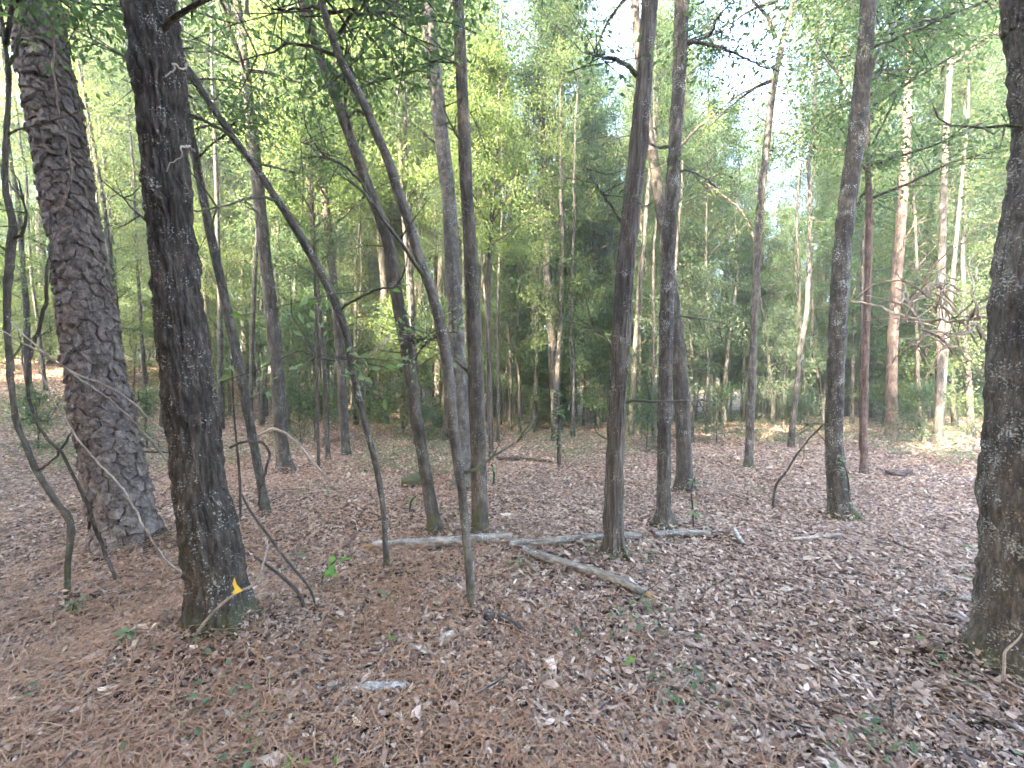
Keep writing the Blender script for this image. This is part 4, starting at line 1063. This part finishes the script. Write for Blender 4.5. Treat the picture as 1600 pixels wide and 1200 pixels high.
stem('twiggy_sapling', 'bare forked twiggy sapling in front of the moss-ringed trunk, left', 'sapling', [(1207, 792, 4), (1212, 760, 0, 4), (1230, 735, 0, 3), (1245, 710, 0, 3), (1262, 690, 0, 2)], 'twig', 16)
stem('seedling', 'pale green sprout at the mossy-footed tree by the log', 'plant', [(770, 760, 3), (772, 740, 0, 3), (768, 725, 0, 2)], 'twig', 17, 10, 'leaf_soft', 0.08)
stem('seedling', 'low green plant between the logs and the leaning trunk', 'plant', [(640, 800, 3), (642, 785, 0, 3), (650, 775, 0, 2)], 'twig', 18, 10, 'leaf_soft', 0.07)
stem('leafy_sapling', 'small leafy sapling with brown stem in the central clearing', 'sapling', [(874, 728, 6), (873, 690, 0, 6), (874, 650, 0, 5), (870, 610, 0, 4)], 'twig', 19, 60, 'leaf_soft', 0.13)

# ------------------------------------------------------------------ low green ground cover
def cover_mesh():
    r = np.random.default_rng(21); mb = MB(); Cs = []
    n = 5200
    y = 6.0 * (34 / 6.0) ** r.random(n); x = (r.random(n) * 2 - 1) * 1.35 * y
    k = vnoise(x / 1.6 + 30, y / 1.6 + 30, seed=14) > 0.5 - 0.25 * sstep(y, 8, 20)
    x, y = x[k], y[k]
    yn = 1.3 * (6 / 1.3) ** r.random(34); xn = (r.random(34) * 2 - 1) * 1.3 * yn
    x = np.concatenate([x, xn]); y = np.concatenate([y, yn])
    for X, Y in zip(x, y):
        m = int(r.integers(8, 22)); h = r.uniform(0.04, 0.10) if Y < 6 else r.uniform(0.08, 0.55)
        c = np.stack([X + r.normal(0, 0.05 + 0.35 * h, m), Y + r.normal(0, 0.05 + 0.35 * h, m), np.zeros(m)], -1)
        c[:, 2] = ground_z(c[:, 0], c[:, 1]) + 0.03 + r.random(m) * h
        Cs.append(c)
    C = np.concatenate(Cs); m = len(C)
    leaves(mb, C, r.normal(0, 1, (m, 3)) * np.array([1, 1, 0.4]), r.uniform(0.03, 0.055, m) * (1 + C[:, 1] / 40), 0, 0.5, r, flat=2.0)
    return mb.mesh('ground_cover', M['leaf_cover'], smooth=False)
tag(obj('ground_cover', cover_mesh()), 'sparse grey-green low plants sprinkled over the forest floor', 'ground cover', kind='stuff')

# ------------------------------------------------------------------ shrubs and forest
def bush(x, y, k, sc, label, group=None):
    t = thing('shrub', (x, y, gz(x, y)), label, 'shrub', group)
    t.scale = (sc, sc, sc); t.rotation_euler = (0, 0, random.random() * 6.28)
    cm, hc = CR['bush%d' % (k % 3)]
    obj('foliage', cm, t)
    mb = MB(); tube(mb, np.array([[0, 0, -0.1], [0.01, 0.02, 0.5], [0, 0, 1.2]]), np.array([0.02, 0.014, 0.005]), 6)
    obj('stem', mb.mesh('stem', M['twig']), t)
    return t

taken = [np.array(o.location[:2]) for o in (pine, oak, T3, T4, T5, T6, T8, T9, T10, T11, T12, T13, T14, T15, T16, T17, T18, T19, T20, T21, T22, big)]
def free(x, y, dmin):
    for p in taken:
        if (p[0] - x) ** 2 + (p[1] - y) ** 2 < dmin * dmin: return False
    return True
cnt = 0
def fill(n, ymin, ymax, dmin, kinds, tries=6000, xa=-1.0, xb=1.0):
    global cnt
    k = 0
    for _ in range(tries):
        if k >= n: break
        y = math.sqrt(random.uniform(ymin ** 2, ymax ** 2)); x = random.uniform(xa, xb) * (1.28 * y + 2.5)
        if not free(x, y, dmin): continue
        taken.append(np.array([x, y]))
        kd = random.choices(list(kinds), list(kinds.values()))[0]
        if kd == 'mid' and y < 23 and 850 < CX + F * x / y < 1130: kd = 'pole'     # open gap behind the middle trunks
        forest_tree(x, y, kd, cnt); cnt += 1; k += 1
fill(14, 9, 13, 1.5, {'tall': 2, 'mid': 1, 'pole': 5, 'low': 1})
fill(85, 12.5, 22, 1.3, {'tall': 4, 'mid': 4, 'pole': 7, 'tan': 1, 'low': 3})
fill(60, 11, 27, 0.9, {'pole': 5, 'tall': 1})
fill(40, 9.5, 20, 0.8, {'pole': 1})
fill(120, 21, 33, 1.4, {'tall': 5, 'mid': 5, 'pole': 6, 'tan': 1, 'low': 4})
fill(95, 32, 50, 1.9, {'tall': 5, 'mid': 6, 'tan': 1, 'low': 4})
fill(22, 15, 34, 1.2, {'tall': 1}, 6000, 0.02, 0.30)
fill(22, 14, 26, 1.2, {'tall': 1}, 6000, -0.8, 0.0)
fill(70, 15, 40, 0.9, {'pole': 1})
fill(34, 11.5, 24, 1.0, {'low': 1})
fill(40, 8.5, 19, 0.75, {'slim': 1})
fill(34, 10, 20, 0.6, {'slim': 1}, 6000, -0.45, 0.55)
for (what, band, wh), lst in CELLS.items():
    if len(lst) < 2 or (band == 'far back' and len(lst) > 4): continue
    lst.sort(key=lambda e: e[0])
    for i, (px, t) in enumerate(lst):
        od = ['leftmost', 'second from left', 'third from left', 'fourth from left', 'fifth from left', 'sixth from left', 'seventh from left', 'eighth from left', 'ninth from left', 'tenth from left', 'eleventh from left', 'twelfth from left', 'thirteenth from left', 'fourteenth from left', 'fifteenth from left', 'sixteenth from left', 'seventeenth from left'][i] if i < min(17, len(lst) - 1) else 'rightmost'
        t['label'] = '%s %s, %s %s' % (what, band, od, wh)
        t['group'] = '%ss %s' % (what, band)

# the wood goes on behind the viewpoint
def behind(n, x0, x1, y0, y1, dmin, kinds, s0, s1):
    global cnt
    k = 0
    for _ in range(6000):
        if k >= n: break
        x = random.uniform(x0, x1); y = random.uniform(y0, y1)
        if math.hypot(x, y) < 3.2 or abs(x) < 1.3 * max(y, 0) + 4 and y > -2.5 or not free(x, y, dmin): continue
        taken.append(np.array([x, y])); t = forest_tree(x, y, random.choice(kinds), cnt, True); cnt += 1; k += 1
        f = random.uniform(s0, s1)
        # a gap in the canopy toward the sun, through which light reaches the big right-edge trunk
        ax, ay = x - 2.45, y - 2.2; ux, uy = math.sin(SUN_AZ), math.cos(SUN_AZ)
        al, ac = ax * ux + ay * uy, ax * uy - ay * ux
        if al > 0 and -1.3 < ac < 0.1: f = min(f, (1.9 + 0.649 * al) / 8.4)
        t.scale = (f, f, f)
behind(95, -17, 5, -13, -2.5, 1.0, ['mid'], 1.35, 1.75)
behind(36, -23, -8.5, -5, 5.5, 1.2, ['mid'], 1.1, 1.5)

def far_woods():
    r = np.random.default_rng(8); mb = MB()
    n = 85000
    a = r.uniform(-0.98, 0.98, n); d = r.uniform(50, 85, n)
    x = np.tan(a) * d * 0.95; y = d
    cl = vnoise(x / 3.0 + 60, y / 3.0 + 60, seed=4) 
    z = ground_z(x, y) + r.random(n) ** 0.9 * (9 + 11 * vnoise(x / 5 + 70, y / 5 + 70, seed=6))
    keep = vnoise(x / 2.2 + 10, z / 1.6 + 10, seed=12) > 0.36
    C = np.stack([x, y, z], -1)[keep]; m = len(C)
    leaves(mb, C, r.normal(0, 1, (m, 3)), r.uniform(0.22, 0.42, m), 1, 0.6, r, flat=0.8)
    for k in range(150):
        a = r.uniform(-0.98, 0.98); d = r.uniform(50, 70); X = math.tan(a) * d * 0.95
        z0 = gz(X, d); H = r.uniform(10, 16); lx = r.normal(0, 0.5)
        tube(mb, np.array([[X, d, z0 - .2], [X + lx * .4, d, z0 + H * .5], [X + lx, d, z0 + H]]), np.array([.15, .11, .04]) * r.uniform(0.6, 1.3), 6, 0)
    return mb.mesh('far_woods', [M['far'], M['leaf_a']], smooth=False)
tag(obj('far_woods', far_woods()), 'hazy green mass of distant trees closing the view', 'woods', kind='stuff')
SH = 0; SHL = {}
for px, py, sc in [(868, 668, 1.0), (1010, 700, .9), (905, 640, 1.1), (1120, 690, .9), (600, 640, 1.0), (1240, 690, .8), (1440, 690, .9), (960, 660, 1.0), (700, 640, 1.0), (470, 690, .7), (350, 650, 1.0), (60, 700, .8), (230, 700, .8), (1180, 660, 1.0), (1380, 660, 1.0), (560, 600, 1.2), (780, 650, 1.1), (1500, 650, 1.2), (660, 700, .6), (1560, 690, .8)]:
    g = on_ground(px, py)
    SHL.setdefault(where(px), []).append((px, bush(g[0], g[1], SH, sc, '-', 'low leafy shrubs'))); SH += 1
for wh, lst in SHL.items():
    lst.sort(key=lambda e: e[0])
    for i, (px, t) in enumerate(lst):
        od = '' if len(lst) == 1 else (['leftmost ', 'second ', 'third ', 'fourth ', 'fifth '][i] if i < len(lst) - 1 else 'rightmost ')
        t['label'] = 'low leafy shrub on the forest floor, ' + od + wh

# ------------------------------------------------------------------ thin volume added to lift the dark tones between the trees
def build_lift_haze(d=0.0):
    m, nt, out, N, L = nmat('lift_haze_air')
    v = N('VolumePrincipled', Density=d, Anisotropy=0.3); v.inputs['Color'].default_value = (0.86, 0.93, 1.0, 1)
    L(v.outputs[0], out.inputs['Volume'])
    lo, hi = np.array([-150., -70, -9]), np.array([150., 170, 32])
    V = [[(lo, hi)[i][0], (lo, hi)[j][1], (lo, hi)[k][2]] for i in (0, 1) for j in (0, 1) for k in (0, 1)]
    mb = MB(); mb.add(V, [(0, 1, 3, 2), (4, 6, 7, 5), (0, 4, 5, 1), (2, 3, 7, 6), (0, 2, 6, 4), (1, 5, 7, 3)])
    tag(obj('lift_haze', mb.mesh('lift_haze', m, smooth=False)), 'faint pale haze hanging between the trees', kind='stuff')
LIFT_HAZE = 0.0026
if LIFT_HAZE: build_lift_haze(LIFT_HAZE)
